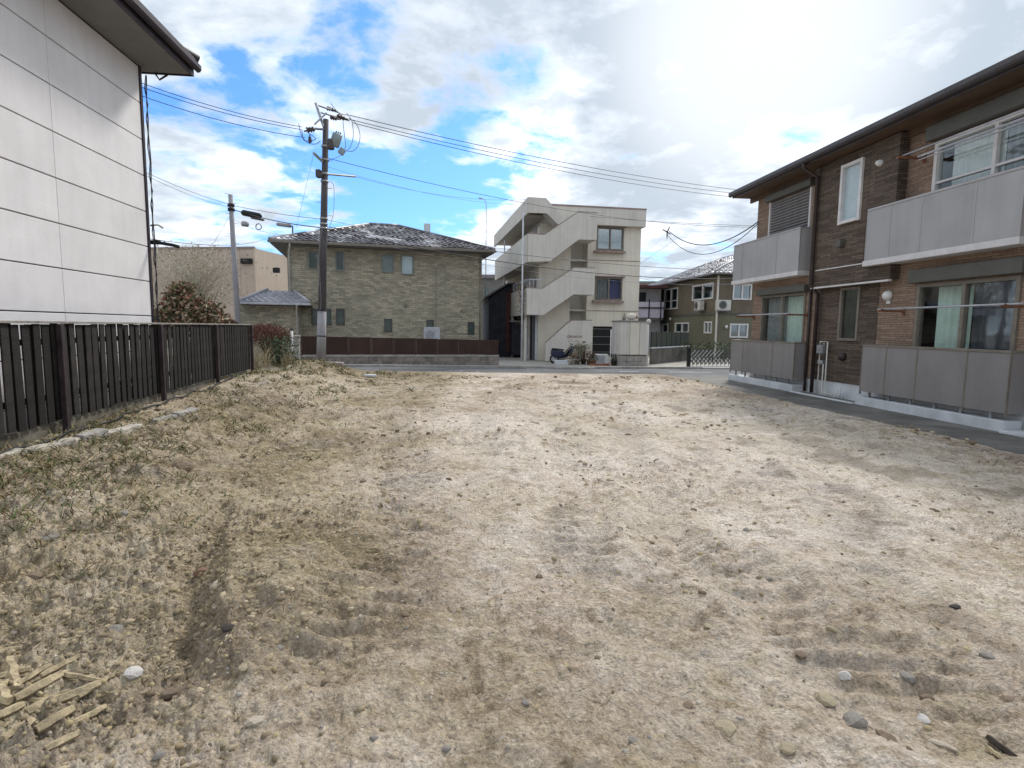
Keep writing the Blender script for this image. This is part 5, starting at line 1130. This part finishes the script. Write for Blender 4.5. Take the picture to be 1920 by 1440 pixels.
def flight(p, q, land):                      # sloped slab with steps, then landing
    (ux, uz_), (vx, vz) = p, q; mb = MB().prism([(ux, uz_), (vx, vz), (vx, vz + .16), (ux, uz_ + .16)], .121, MY - .06); n = 8
    for k in range(n):
        a, b_ = ux + (vx - ux) * k / n, ux + (vx - ux) * (k + 1) / n; zb = uz_ + (vz - uz_) * k / n
        mb.box(a, b_ + .002, .122, MY - .062, zb + .1, zb + (vz - uz_) / n + .16)
    mb.build('stair_flight', M['cream_grey'], wb); MB().box(vx + .003, land, .121, MY - .06, vz + .0, vz + .16).build('landing', M['cream_grey'], wb)
flight(f1[7], f1[6], f1[5][0] - .02); flight(f2[7], f2[6], f2[5][0] - .02); flight(f3[6], f3[5], f3[4][0] - .02)
# access galleries along the left side
for z0, z1, zt in ((f2[9][1], f2[0][1], 2), (f3[7][1], f3[0][1], 3)):
    u0_ = f2[0][0]
    MB().box(u0_, u0_ + .12, .121, 11.5, z0, z1).build('gallery_parapet', M['cream_grey'], wb)
    MB().box(u0_ + .12, LU - .002, .121, 11.5, z0, z0 + .16).build('gallery_floor', M['cream_grey'], wb)
    MB().box(u0_ + .12, f2[8][0] - .1, .121, MY - .06, z0 + .0, z0 + .16).build('gallery_floor', M['cream_grey'], wb) if False else None
    for k in range(4):
        ya = 1.9 + k * 2.4; d = MB().box(LU - .03, LU - .003, ya, ya + .8, z0 + .17, z0 + 2.1).build('door', M['frame_bronze'], wb); MB().tube([(LU - .06, ya + .1, z0 + 1.1), (LU - .06, ya + .1, z0 + 1.25)], .015, 6).build('handle', M['steel_pale'], d)
rl = MB(); zr = f2[0][1]
for k in range(9): rl.box(f2[0][0] + .04, f2[0][0] + .07, .3 + k * .5, .33 + k * .5, zr, zr + .45)
rl.box(f2[0][0] + .04, f2[0][0] + .07, .2, 4.6, zr + .45, zr + .48).box(f2[0][0] + .1, LU + .05, .04, .07, zr + .42, zr + .46)
for k in range(4): rl.box(f2[0][0] + .12 + k * .22, f2[0][0] + .145 + k * .22, .04, .07, zr, zr + .42)
rl.build('railing', M['steel_pale'], wb)
z0, z1 = cn[5][1], cn[0][1]
MB().box(cn[0][0], cn[0][0] + .12, .121, 12, z0, z1).build('canopy_fascia', M['cream_grey'], wb)
MB().box(cn[0][0] + .12, .198, .121, 12, z0 + .1, z0 + .28).build('canopy_slab', M['cream_grey'], wb)
MB().prism([(cn[0][0] + .12, z0 + .1), (cn[4][0], z0 + .1), cn[3], cn[2], (cn[1][0], z0 + .3), (cn[0][0] + .12, z0 + .3)], .121, MY - .36).build('canopy_slab', M['cream_grey'], wb)
MB().box(LU + .02, NU0, MY - .04, MY - .01, 6.9, 7.03).build('ledge', M['cream'], wb)
# ground floor under the galleries: tall pale shutters and a gap
sh2 = MB().box(-.98, LU - .003, 1.45, 1.5, 2.35, 2.5).build('shutter_screen', M['shutter_grey'], wb)
for k, mm in enumerate(('concrete', 'curtain_grey', 'concrete', 'black', 'curtain_dark', 'concrete_pale')):
    MB().box(-.96 + k * .136, -.96 + k * .136 + .125, 1.42 - .02 * k, 1.45 - .02 * k, -.1, 2.36).build('screen_board', M[mm], sh2)
for yy in (0.6, 4.5, 8.5): MB().box(f2[0][0] + .02, f2[0][0] + .14, yy, yy + .12, -.3, f2[9][1] - .003).build('column', M['cream_grey'], wb)
for px, yq in ((979, .02), (945, 8.0)):
    u = B.uz(px, 560, yq)[0]; MB().tube([(u, yq, -.2), (u, yq, B.uz(px, 398 if px > 960 else 450, yq)[1])], .04, 8).build('drain_pole', M['concrete_pale'], wb, True)
# lettering on the lowest stair parapet (only its outline can be made out)
cu2 = bpy.data.curves.new('lettering', 'FONT'); cu2.body = 'CRLAKUN'; cu2.size = .17; cu2.extrude = .006; cu2.space_character = 1.05
tmp = bpy.data.objects.new('tmp', cu2); C.objects.link(tmp); dg_ = bpy.context.evaluated_depsgraph_get(); me = bpy.data.meshes.new_from_object(tmp.evaluated_get(dg_)); bpy.data.objects.remove(tmp)
me.materials.clear(); me.materials.append(M['rust']); lo = bpy.data.objects.new('lettering', me); C.objects.link(lo); lo.parent = wb
u, z = B.uz(1063, 633); lo.location = (u, -.006, z); lo.rotation_euler = (math.pi / 2, 0, 0)
MB().box(1.95, 2.1, -.03, -.003, B.uz(1095, 641)[1] - .04, B.uz(1095, 641)[1] + .03).build('name_plate', M['rust'], wb)
# vine plants on the gallery rail
def leaf_cloud(name, n, shape, m, parent=None, size=(.05, .09), seed=0, cup=.3):
    r = np.random.RandomState(seed); V = []; Fq = []
    for i in range(n):
        p = np.array(shape(r)); d = r.normal(size=3); d /= np.linalg.norm(d); s = np.cross(d, r.normal(size=3)); s /= np.linalg.norm(s)
        l = r.uniform(*size); wv = l * .45; nn = np.cross(d, s); k = len(V)
        V += [p, p + d * l * .5 + s * wv * .6 + nn * l * cup * .3, p + d * l, p + d * l * .5 - s * wv * .6 + nn * l * cup * .3]
        Fq.append((k, k + 1, k + 2, k + 3))
    me = bpy.data.meshes.new(name); me.from_pydata([tuple(v) for v in V], [], Fq); me.materials.append(m)
    o = bpy.data.objects.new(name, me); C.objects.link(o)
    if parent: o.parent = parent
    return o
M['leaf_dark'] = leafmat('leaf_dark', [(.02, .045, .025), (.04, .07, .03), (.07, .10, .04), (.03, .05, .04)])
M['leaf_mix'] = leafmat('leaf_mix', [(.03, .055, .03), (.06, .085, .035), (.18, .17, .08), (.25, .09, .06), (.36, .29, .17), (.18, .06, .05), (.05, .07, .03), (.48, .40, .29), (.28, .12, .09)])
M['leaf_red'] = leafmat('leaf_red', [(.10, .032, .026), (.16, .05, .04), (.07, .03, .025), (.20, .075, .05), (.09, .05, .03)])
M['leaf_pale'] = leafmat('leaf_pale', [(.42, .37, .28), (.30, .26, .17), (.52, .47, .38), (.22, .21, .12)])
vp = B.w(f2[0][0] + .0, .4, f2[0][1]); vt = thing('vine_plant', 'trailing vine hanging over the lower gallery rail of the stair building', 'plant', vp, B.ang)
leaf_cloud('foliage', 420, lambda r: (r.normal(-.1, .14), r.uniform(-.3, 1.2), .35 - abs(r.normal(0, .9))), M['leaf_mix'], vt, (.06, .13), 3)
for k in range(5): MB().tube([(-.05 + .03 * k, .1 * k, .1), (-.12, .1 * k, -.5), (-.1 + .03 * k, .1 * k - .1, -1.6)], .012, 5).build('stem', M['bark'], vt, True)

# ---------------------------------------------------------------- clutter in front of it
def gz(x, y): return float(TZ(np.array(x), np.array(y))) - .024
def potted(px, py, Y, h, label, m='leaf_dark', pot='stone_rust', spread=.22, n=160, group=None):
    p = AT(px, py, Y); z = gz(p.x, Y); o = thing('potted_plant', label, 'potted plant', (p.x, Y, z), 0, group)
    MB().lathe([(.10, 0), (.14, .22), (.16, .22), (.16, .26), (.13, .26), (.12, .2)], n=14).build('pot', M[pot], o, True)
    for k in range(5): a = k * 1.26; MB().tube([(0, 0, .2), (.05 * math.cos(a), .05 * math.sin(a), h * .5), (.14 * math.cos(a), .14 * math.sin(a), h * .85)], [.014, .01, .005], 5).build('stem', M['bark'], o, True)
    leaf_cloud('foliage', n, lambda r: (r.normal(0, spread), r.normal(0, spread * .7), h * r.uniform(.35, 1.05)), M[m], o, (.05, .12), int(px)); return o
potted(1083, 672, 26.9, 1.1, 'pale dry potted plant with tall bare stems before the stairs', 'leaf_pale', 'stone_grey', .16, 150)
potted(1094, 674, 27.0, .95, 'dark bushy potted plant between the stairs and the garage', 'leaf_dark', 'stone_dark')
potted(1105, 676, 26.7, .6, 'small reddish potted shrub beside the dark bushy one', 'leaf_red', 'stone_rust', .16)
potted(1073, 677, 26.6, .5, 'low mixed potted plant under the stair parapet', 'leaf_mix', 'stone_white', .14)
potted(1066, 680, 26.3, .35, 'tiny pale potted plant at the kerb under the stairs', 'leaf_pale', 'stone_white', .1, 80)
potted(1112, 677, 26.4, .45, 'little dark potted plant at the red brick edging', 'leaf_dark', 'stone_rust', .12, 90)
potted(1150, 680, 26.2, .5, 'dark leafy potted plant at the corner of the white shed', 'leaf_dark', 'stone_dark', .12, 100)
# scooter under the stairs
p = AT(1058, 676, 27.4); sc2 = thing('scooter', 'dark blue scooter parked under the outdoor stairs', 'scooter', (p.x, 27.4, gz(p.x, 27.4)), .15)
bl = mat('scooter_blue', (.03, .035, .07), .35)
for x in (-.5, .5):
    wl_ = MB().tube([(x + .2 * math.cos(k / 16 * 6.283), 0, .22 + .2 * math.sin(k / 16 * 6.283)) for k in range(16)], .045, 6, closed=True).build('wheel', M['black'], sc2, True); MB().lathe([(.13, -.02), (.13, .02), (.02, .04)], n=12).build('rim', M['steel_pale'], wl_).rotation_euler = (math.pi / 2, 0, 0); wl_.children[0].location = (x, 0, .22)
MB().prism([(-.68, .45), (-.55, .3), (-.15, .25), (-.02, .28), (.3, .28), (.36, .42), (.44, .85), (.36, .9), (.26, .4), (0, .36), (-.06, .62), (-.66, .66)], -.13, .13).build('body', bl, sc2, bevel=.04)
MB().prism([(-.66, .66), (-.02, .63), (-.04, .7), (-.6, .76)], -.12, .12).build('seat', M['black'], sc2, bevel=.03); MB().tube([(.36, -.28, .98), (.40, 0, .92), (.36, .28, .98)], .018, 6).build('handlebar', M['black'], sc2, True); MB().lathe([(.07, 0), (.06, .05), (.01, .07)], n=12).build('headlight', M['white_plastic'], sc2, True).location = (.43, 0, .85)
MB().tube([(.38, 0, .86), (.5, 0, .22)], .025, 6).build('fork', M['metal_grey'], sc2, True)
# white outdoor unit and stacked box
p = AT(1128, 675, 27.2); z = gz(p.x, 27.2); ac = thing('white_appliance', 'old white household appliance standing outside before the garage door', 'appliance', (p.x, 27.2, z), .15)
MB().box(-.32, .30, -.2, .2, .02, .50).build('casing', M['white_plastic'], ac, bevel=.03); MB().box(-.28, .1, -.21, -.201, .08, .44).build('front_panel', M['steel_pale'], ac); MB().box(.301, .5, -.18, .18, .02, .36).build('side_box', M['white_plastic'], ac, bevel=.03); MB().tube([(.33, -.19, .2), (.48, -.19, .2)], .012, 6).build('handle', M['black'], ac)
# red brick edging along the forecourt
br_ = thing('brick_edging', 'row of red bricks edging the plants before the garage', 'edging', (0, 0, 0)); p, q = AT(1108, 683, 25.9), AT(1150, 684, 26.2); n = 9
bm_ = None
for k in range(n):
    c = p.lerp(q, k / (n - 1)); c.z = gz(c.x, c.y) + .045
    if bm_ is None: bm_ = MB().box(-.06, .06, -.05, .05, -.06, .045).build('brick', M['red_brick'], br_, bevel=.006); bm_.location = c
    else: inst(bm_, 'brick', br_, c, (0, RNG.uniform(-.06, .06), RNG.uniform(-.1, .25)), (1, 1, RNG.uniform(.9, 1.3)))
# low pale block at the foot of the stairs
p = AT(1052, 682, 26.3); tag(MB().box(-.32, .32, -.12, .12, 0, .22).build('kerb_block', M['concrete_pale'], None, bevel=.015, loc=(p.x, 26.3, gz(p.x, 26.3))), 'low pale concrete block at the foot of the outdoor stairs', 'block')
# white shed on a block base, with plants on top
SY = 25.9; s0_, s1_ = AT(1160, 680, SY), AT(1217, 680, SY); zt = AT(1190, 601, SY).z; zb = AT(1190, 665, SY).z; z = gz(s0_.x, SY)
ws = thing('white_shed', 'white panelled storage shed on a block base beside the stair building', 'shed', ((s0_.x + s1_.x) / 2, SY, z), .17); hw = (s1_.x - s0_.x) / 2
zb -= z; zt -= z
for k in range(3):
    a = -hw + 2 * hw * k / 3; MB().box(a + .012, a + 2 * hw / 3 - .012, 0, .03, zb, zt - .06).build('panel', M['cream_grey'] if k != 1 else M['cream'], ws)
MB().box(-hw, hw, .031, 1.1, zb, zt - .06).build('body', M['cream_grey'], ws); MB().box(-hw - .04, hw + .04, -.05, 1.15, zt - .06, zt).build('roof', M['shutter_grey'], ws)
for r_ in range(2):
    for k in range(4): MB().box(-hw + .02 + k * hw / 2 * .99, -hw + .02 + (k + 1) * hw / 2 * .99 - .012, .02, .16, -.05 + r_ * zb / 2, r_ * zb / 2 + zb / 2 - .06).build('block', M['concrete'], ws, bevel=.01)
MB().box(-hw + .02, hw - .02, .17, 1.05, -.05, zb - .01).build('base_core', M['concrete'], ws)
cu3 = B.uz(1152, 600, -2.4); p = AT(1154, 680, 26.5); tag(curtain(-.14, .17, .15, 2.0, 0, M['lilac'], None, 3, .04), 'lilac grey plastic sheet hanging at the side of the white shed', 'sheet'); o = bpy.data.objects['curtain' if False else [q.name for q in bpy.data.objects if q.get('category') == 'sheet'][0]]; o.name = 'plastic_sheet'; o.location = (p.x, 26.5, gz(p.x, 26.5)); o.rotation_euler = (0, 0, -.5)
for px, lab in ((1144, 'slim white pole standing before the garage door edge'), (1213, 'slim white pole at the outer corner of the white shed')):
    Yq = 25.3; p = AT(px, 683, Yq); z = gz(p.x, Yq); o = thing('slim_pole', lab, 'pole', (p.x, Yq, z)); hh = AT(px, 603 if px > 1200 else 618, Yq).z - z
    MB().tube([(0, 0, 0), (0, 0, hh)], .025, 8).build('pole', M['lip_white'], o, True); MB().lathe([(.10, 0), (.10, .02), (.03, .05)], n=12).build('base', M['concrete'], o, True)
    if px > 1200: dd = MB().lathe([(.11, 0), (.12, .03), (.02, .07)], n=14).build('mirror', M['off_white'], o, True); dd.rotation_euler = (math.pi / 2, 0, -.4); dd.location = (0, -.04, hh + .0)
p = AT(1170, 601, 26.3); po_ = thing('yucca_pot', 'spiky yucca in a pot on the white shed roof', 'potted plant', (p.x, 26.3, p.z + .02)); MB().lathe([(.08, 0), (.11, .15), (.09, .15)], n=12).build('pot', M['stone_grey'], po_, True)
yk = MB()
for k in range(22): a = k * 2.4; e = .3 + .9 * ((k * 7) % 10) / 10; yk.quad((.012 * math.sin(a), -.012 * math.cos(a), .15), (-.012 * math.sin(a), .012 * math.cos(a), .15), (.32 * math.cos(a) * math.cos(e), .32 * math.sin(a) * math.cos(e), .15 + .45 * math.sin(e)))
yk.build('foliage', M['leaf_pale'], po_, fix=False)
p = AT(1184, 601, 26.3); bs_ = thing('round_bundle', 'pale tied bundle with a brown end lying on the white shed roof', 'bundle', (p.x, 26.3, p.z + .02)); MB().tube([(-.22, 0, .12), (-.18, 0, .14), (0, 0, .17), (.15, 0, .15), (.2, 0, .14)], [.06, .14, .17, .14, .08], 10).build('body', M['cream'], bs_, True); MB().tube([(.2, 0, .14), (.27, 0, .15)], [.09, .07], 8).build('end', M['rust'], bs_, True)

M['concrete_dim'] = mat('concrete_dim', (.13, .12, .105), .9, .25, 2, .3, streak=.3)
M['screen_green'] = mat('screen_green', (.035, .04, .028), .6)
# ================================================================== LILAC HOUSE, OLIVE HOUSE, GATE
LY = 44; a, b_ = AT(1180, 640, LY), AT(1236, 640, LY); lh2 = thing('lilac_house', 'white house with lilac balcony between the stair building and the olive house', 'house', ((a.x + b_.x) / 2, LY, -.2)); hw = (b_.x - a.x) / 2; zt = AT(1205, 541, LY).z + .2
zr0, zr1 = AT(1205, 567, LY).z + .2, AT(1205, 596, LY).z + .2
MB().box(-hw, hw, 0, 7, 0, zt).build('wall', M['curtain_grey'], lh2); MB().box(-hw - .3, hw + .3, -1.1, 7.3, zt - .02, zt + .18).build('roof', M['darkred'], lh2)
MB().box(-hw, hw, -.9, -.8, zr1, zr0).build('balcony_panel', M['lilac'], lh2); MB().box(-hw, hw, -.8, -.01, zr1 - .15, zr1).build('balcony_floor', M['shutter_grey'], lh2)
for k in range(3): MB().box(-hw + .3 + k * .9, -hw + .38 + k * .9, -.97, -.901, zr1 - .5, zr0 + .2).build('post', M['darkhouse'], lh2)
MB().box(-hw, hw, -.98, -.90, (zr0 + zr1) / 2 + .1, (zr0 + zr1) / 2 + .2).build('rail', M['darkhouse'], lh2); MB().box(-hw + .2, 0, -.05, -.003, zr0, zt - .3).build('window', M['black'], lh2)
Of = Frame((AT(1345, 600, 36).x, 36), (.092, -.996)); oh = fthing(Of, 'olive_house', 'olive brown two-storey house with pale grey tiled hip roof', 'house')
ZG = 5.15; UL = Of.uz(1224, 560)[0]; MZ = Of.uz(1300, 590)[1]
wu = [Of.rect(1246, 541, 1271, 580), Of.rect(1299, 533, 1338, 562)]
wlw = [Of.rect(1232, 607, 1253, 623), Of.rect(1266, 605, 1292, 624), Of.rect(1321, 603, 1335, 625)]
wall_holes('wall', UL, 0, MZ + .07, ZG, 0, .15, wu, M['olive_upper'], oh); wall_holes('wall', UL, 0, -.3, MZ - .07, .004, .15, wlw, M['olive_lower'], oh)
MB().box(UL, .02, -.05, .1, MZ - .069, MZ + .069).build('floor_band', M['shutter_green'], oh)
for r in wu + wlw: window(oh, r, 0, M['frame_white'], M['glass_dim'], 2, .09, .05, [(.05, .95, M['curtain_grey'])], bars=((.4,) if r is wu[0] else ()))
MB().box(UL, UL + .15, .151, 9, -.3, ZG).build('side_wall', M['olive_upper'], oh)
# its front towards the street (turned ninety degrees), local y runs along that front
fr_u = [(1.0, 2.7, Of.uz(1370, 562)[1], Of.uz(1370, 536)[1])]
Of2 = Frame(Of.p, (.995, .10)); zz = [Of2.rect(1374, 533, 1409, 562), Of2.rect(1368, 607, 1402, 633)]
fo = MB()
wf = wall_holes('wall', 0.0, 9, MZ, ZG, 0, .15, [zz[0]], M['olive_upper'], oh); wf2 = wall_holes('wall', 0.0, 9, -.3, MZ, .004, .15, [zz[1]], M['olive_lower'], oh)
kids = []
for r in zz: kids.append(window(oh, r, 0, M['frame_white'], M['glass_dim'], 2, .08, .05, [(.05, .95, M['curtain_grey'])]))
bnd = MB().box(.03, 9, -.05, -.003, MZ - .06, MZ + .06).build('floor_band', M['shutter_green'], oh); kids += [wf, wf2, bnd]
for o in kids: o.rotation_euler = (0, 0, Of2.ang - Of.ang)
MB().box(-.07, .07, -.09, -.02, -.2, ZG - .1).build('corner_pipe', M['cream_grey'], oh)
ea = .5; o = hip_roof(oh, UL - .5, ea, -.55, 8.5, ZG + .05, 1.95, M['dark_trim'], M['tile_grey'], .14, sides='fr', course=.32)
MB().box(UL - .5, ea + .05, -.64, -.56, ZG - .06, ZG + .05).build('gutter', M['shutter_grey'], oh, bevel=.02)
MB().box(ea + .005, ea + .08, -.55, 8.5, ZG - .06, ZG + .05).build('gutter', M['shutter_grey'], oh, bevel=.02)
MB().box(UL - .3, UL - .2 + .4, -.08, -.05, MZ, ZG - .2).build('downpipe', M['cream_grey'], oh)
def acu(fr, px, py, off, label):
    u, z = fr.uz(px, py, off); q = fr.w(u, off, z); o = thing('air_conditioner', label, 'air conditioner', q, fr.ang)
    MB().box(-.45, .45, -.17, .17, -.32, .32).build('casing', M['off_white'], o, bevel=.03); f_ = MB().tube([(.25 * math.cos(k / 18 * 6.283) - .1, -.18, .25 * math.sin(k / 18 * 6.283)) for k in range(18)], .02, 5, closed=True).build('fan_ring', M['shutter_grey'], o); d = MB().lathe([(.22, 0), (.2, .01), (.04, .012)], n=18).build('fan', M['frame_dark'], o); d.rotation_euler = (math.pi / 2, 0, 0); d.location = (-.1, -.172, 0)
    MB().box(-.4, .4, -.15, abs(off) - .004, -.37, -.321).build('bracket', M['metal_grey'], o)
acu(Of, 1311, 573, -.3, 'cream outdoor air conditioner hung on the long side wall of the olive house'); acu(Of2, 1356, 572, -.3, 'cream outdoor air conditioner hung on the street front of the olive house')
for px, py, fr in ((1257, 598, Of), (1362, 613, Of2)):
    u, z = fr.uz(px, py, -.1); q = fr.w(u, -.1, z); qq = Of.uz(px, py, -.1); mb = MB().lathe([(.06, -.1), (.1, 0), (.06, .1), (.01, .12)], n=12); o = mb.build('wall_lamp', M['white_plastic'], oh, True)
    dv = np.array([q.x, q.y]) - Of.p; o.location = (float(dv @ Of.d), float(dv @ Of.n), q.z)
# its dark screen fence on a low wall, then the folding gate across the drive
s_ = AT(1221, 690, 27.5); e_ = AT(1291, 690, 31.5); Sf = Frame((s_.x, s_.y), (e_.x - s_.x, e_.y - s_.y)); sf = fthing(Sf, 'screen_fence', 'dark green screen fence on a low grey wall before the olive house', 'fence', -.12); sl3 = (e_ - s_).length
zt_, zm = Sf.uz(1255, 623)[1] + .12, Sf.uz(1255, 650)[1] + .12
for k in range(7): MB().box(sl3 * k / 7 + .01, sl3 * (k + 1) / 7 - .01, 0, .12, -.1, zm - .05).build('wall_block', M['concrete_dim'], sf, bevel=.01)
MB().box(0, sl3, -.02, .14, zm - .048, zm).build('coping', M['concrete_pale'], sf)
for k in range(8):
    MB().box(sl3 * k / 8 + .02, sl3 * (k + 1) / 8 - .02, .04, .06, zm + .02, zt_).build('panel', M['screen_green'], sf); MB().box(sl3 * k / 8 - .02, sl3 * k / 8 + .02, .03, .08, zm, zt_ + .02).build('post', M['black'], sf)
ga0, ga1 = G(1291, 688, -.08), G(1374, 687, -.08); Gf = Frame((ga0[0], ga0[1]), (ga1[0] - ga0[0], ga1[1] - ga0[1])); gt = fthing(Gf, 'folding_gate', 'dark accordion folding gate with crossed bars across the drive', 'gate', -.09); gl_ = float(np.hypot(*(ga1 - ga0)[:2])) + 1.5
zt_ = Gf.uz(1330, 653)[1] + .09; n = 18
br1 = br2 = pst = None
for k in range(n):
    x0 = gl_ * k / n; d = gl_ / n
    for sgn, yy in ((1, 0), (-1, .03)):
        for lvl in range(2):
            z0 = .12 + lvl * (zt_ - .2) / 2; z1 = z0 + (zt_ - .2) / 2
            pa, pb_ = ((x0, z0), (x0 + d * 1.5, z1)) if sgn > 0 else ((x0 + d * 1.5, z0), (x0, z1))
            MB().prism([(pa[0] - .022, pa[1]), (pa[0] + .022, pa[1]), (pb_[0] + .022, pb_[1]), (pb_[0] - .022, pb_[1])], yy - .008, yy + .008).build('lattice_bar', M['steel_pale'] if k < 8 and lvl and sgn > 0 else M['frame_dark'], gt)
    MB().box(x0 - .015, x0 + .015, .012, .018, .05, zt_).build('upright', M['frame_dark'], gt)
MB().box(-.06, .06, -.05, .08, -.02, zt_ + .04).build('end_post', M['black'], gt); MB().box(0, gl_, -.04, .06, .0, .04).build('track', M['concrete_pale'], gt)
# clipped dark hedge plants behind the gate
p = AT(1330, 660, 30); hg = thing('drive_shrub', 'low dark shrub behind the folding gate', 'shrub', (p.x, 30, -.1)); leaf_cloud('foliage', 900, lambda r: (r.uniform(-1.5, 1.6), r.normal(0, .3), .1 + .9 * r.rand() ** .7), M['leaf_dark'], hg, (.06, .14), 9); MB().tube([(0, 0, 0), (0, 0, .6)], .04, 6).build('stem', M['bark'], hg)
for k in range(4): MB().tube([(-1 + k * .6, 0, 0), (-1.1 + k * .6, 0, .7)], .025, 6).build('stem', M['bark'], hg)

# ================================================================== SHRUBS ON THE LEFT
def branches(parent, n, spread, h, r0=.03, seed=0, m='bark', base=0.0, tips=None):
    r = random.Random(seed)
    for k in range(n):
        a = r.uniform(0, 6.283); rr = r.uniform(.25, 1) * spread; p = [(r.uniform(-.1, .1) * spread, r.uniform(-.05, .05), base)]
        for j in range(1, 5):
            t_ = j / 4; p.append((math.cos(a) * rr * t_ ** 1.2 + r.uniform(-.04, .04), math.sin(a) * rr * .6 * t_ + r.uniform(-.04, .04), base + h * t_ * r.uniform(.85, 1.05)))
        MB().tube(p, [r0 * (1 - .2 * j) for j in range(5)], 5).build('stem', M[m], parent, True)
        if tips is not None: tips.append(p)
# mixed leafy shrub behind the fence
SYv = 18.5; p = AT(352, 600, SYv); ls = thing('leafy_shrub', 'leafy green and reddish shrub behind the wooden fence end', 'shrub', (p.x, SYv, .0))
branches(ls, 14, 1.3, 2.7, .03, 2)
cl = [(-.6, 1.9, .5, .5), (-.3, 2.45, .4, .35), (.2, 2.2, .5, .4), (.75, 2.0, .45, .35), (1.15, 1.65, .4, .3), (-.9, 1.5, .35, .45), (.3, 1.6, .7, .4), (-.1, 2.75, .25, .2)]
def shp(r): c = cl[r.randint(len(cl))]; d = r.normal(size=3); d /= np.linalg.norm(d); k = r.rand() ** .4; return (c[0] + d[0] * c[2] * k, d[1] * .5 * k, c[1] + d[2] * c[3] * k)
leaf_cloud('crown', 3800, shp, M['leaf_mix'], ls, (.09, .20), 5)
# bare twiggy tree in front of the workshop
TYv = 30; p = AT(365, 600, TYv); bt = thing('bare_tree', 'bare pale twiggy tree before the beige workshop', 'tree', (p.x, TYv, -.1)); bt.scale = (1.2, 1.2, 1.35)
MB().tube([(0, 0, 0), (.05, 0, 1.2), (0, 0, 2.2)], [.12, .09, .07], 8).build('trunk', M['bark'], bt, True)
tw = MB(); r = random.Random(4)
for k in range(190):
    a = r.uniform(0, 6.283); rr = r.uniform(.3, 2.1); z0 = r.uniform(1.4, 2.6); e = r.uniform(.4, 1.9)
    p1 = (math.cos(a) * rr * .5, math.sin(a) * rr * .4, z0 + e * .6); p2 = (math.cos(a) * rr + r.uniform(-.15, .15), math.sin(a) * rr * .7, z0 + e)
    tw.tube([(0, 0, z0 - .3), p1, p2], [.018, .012, .004], 4, cap=False)
    for q in range(4):
        s = r.uniform(.4, 1); b0 = tuple(p1[i] + (p2[i] - p1[i]) * s for i in range(3)); tw.tube([b0, (b0[0] + r.uniform(-.35, .35), b0[1] + r.uniform(-.3, .3), b0[2] + r.uniform(0, .35))], [.008, .003], 3, cap=False)
M['twig'] = mat('twig', (.46, .41, .33), .85); tw.build('twigs', M['twig'], bt, fix=False)
leaf_cloud('crown', 2600, lambda r: (r.normal(0, 1.1), r.normal(0, .7), r.uniform(2.0, 4.3)), M['leaf_pale'], bt, (.05, .12), 6)
# red-brown box hedge and the dark evergreen at its foot
HY = 17.2; p0_, p1_ = AT(468, 680, HY), AT(540, 680, HY); zt = AT(505, 608, HY).z; cx = (p0_.x + p1_.x) / 2; hw = (p1_.x - p0_.x) / 2; zg = lot_z(cx, HY)
hd = thing('red_hedge', 'rounded reddish brown bare hedge at the end of the wooden fence', 'hedge', (cx, HY, zg - .02)); H_ = zt - zg
def hsh(r):
    x = r.uniform(-hw, hw); top = H_ * (1 - .22 * abs(x / hw + .1) ** 3); z = top * (.42 + .58 * r.rand() ** .6); return (x, r.uniform(-.5, .5), z + r.normal(0, .02))
leaf_cloud('crown', 4200, hsh, M['leaf_red'], hd, (.03, .07), 8); branches(hd, 40, hw * 1.15, H_ * .97, .014, 6, 'rust')
p = AT(525, 680, 16.6); ev = thing('evergreen_shrub', 'small dark evergreen shrub at the foot of the red hedge', 'shrub', (p.x, 16.6, lot_z(p.x, 16.6)))
branches(ev, 9, .42, .85, .016, 7); leaf_cloud('crown', 900, lambda r: (r.normal(0, .24), r.normal(0, .22), .08 + .85 * r.rand() * (1 - .3 * r.rand())), M['leaf_dark'], ev, (.05, .11), 12)
# dry tall grass tufts at the hedge
for i, (px, py, Yq) in enumerate(((478, 698, 16.2), (498, 702, 15.9), (540, 700, 16.4))):
    p = AT(px, py, Yq); z = lot_z(p.x, Yq); r = random.Random(i); mb = MB()
    for k in range(46):
        a = r.uniform(0, 6.283); l = r.uniform(.25, .7); b0 = (r.gauss(0, .06), r.gauss(0, .06), 0); wv = .006
        m1 = (b0[0] + math.cos(a) * .08, b0[1] + math.sin(a) * .08, l * .6); m2 = (b0[0] + math.cos(a) * .25, b0[1] + math.sin(a) * .25, l)
        mb.quad((b0[0] - wv, b0[1], 0), (b0[0] + wv, b0[1], 0), (m1[0] + wv, m1[1], m1[2]), (m1[0] - wv, m1[1], m1[2])); mb.quad((m1[0] - wv, m1[1], m1[2]), (m1[0] + wv, m1[1], m1[2]), m2)
    tag(mb.build('grass_tuft', M['straw'], None, fix=False, loc=(p.x, Yq, z)), 'tall dry straw grass tuft at the foot of the red hedge', 'grass tuft', 'dry grass tufts by the red hedge')
# flat pinkish stone slabs beside the pole
for px, py, Yq, rz, lab in ((620, 690, 18.6, .1, 'flat pinkish paving slab at the foot of the utility pole'), (575, 687, 18.9, -.2, 'weathered paving slab left of the utility pole sleeve')):
    p = AT(px, py, Yq); o = tag(MB().box(-.42, .42, -.16, .16, -.08, .05).build('paving_slab', M['block'], None, bevel=.015, loc=(p.x, Yq, lot_z(p.x, Yq) + .03)), lab, 'slab'); o.rotation_euler = (.04, .03, rz)
p = G(697, 710, -.02); tag(MB().prism_z([(-.18, -.1), (.15, -.12), (.2, .08), (-.1, .12)], 0, .07).build('rubble_lump', M['concrete_pale'], None, bevel=.02, loc=(p[0], p[1] - .25, lot_z(p[0], p[1] - .25))), 'pale lump of concrete rubble at the street edge of the lot', 'rubble')
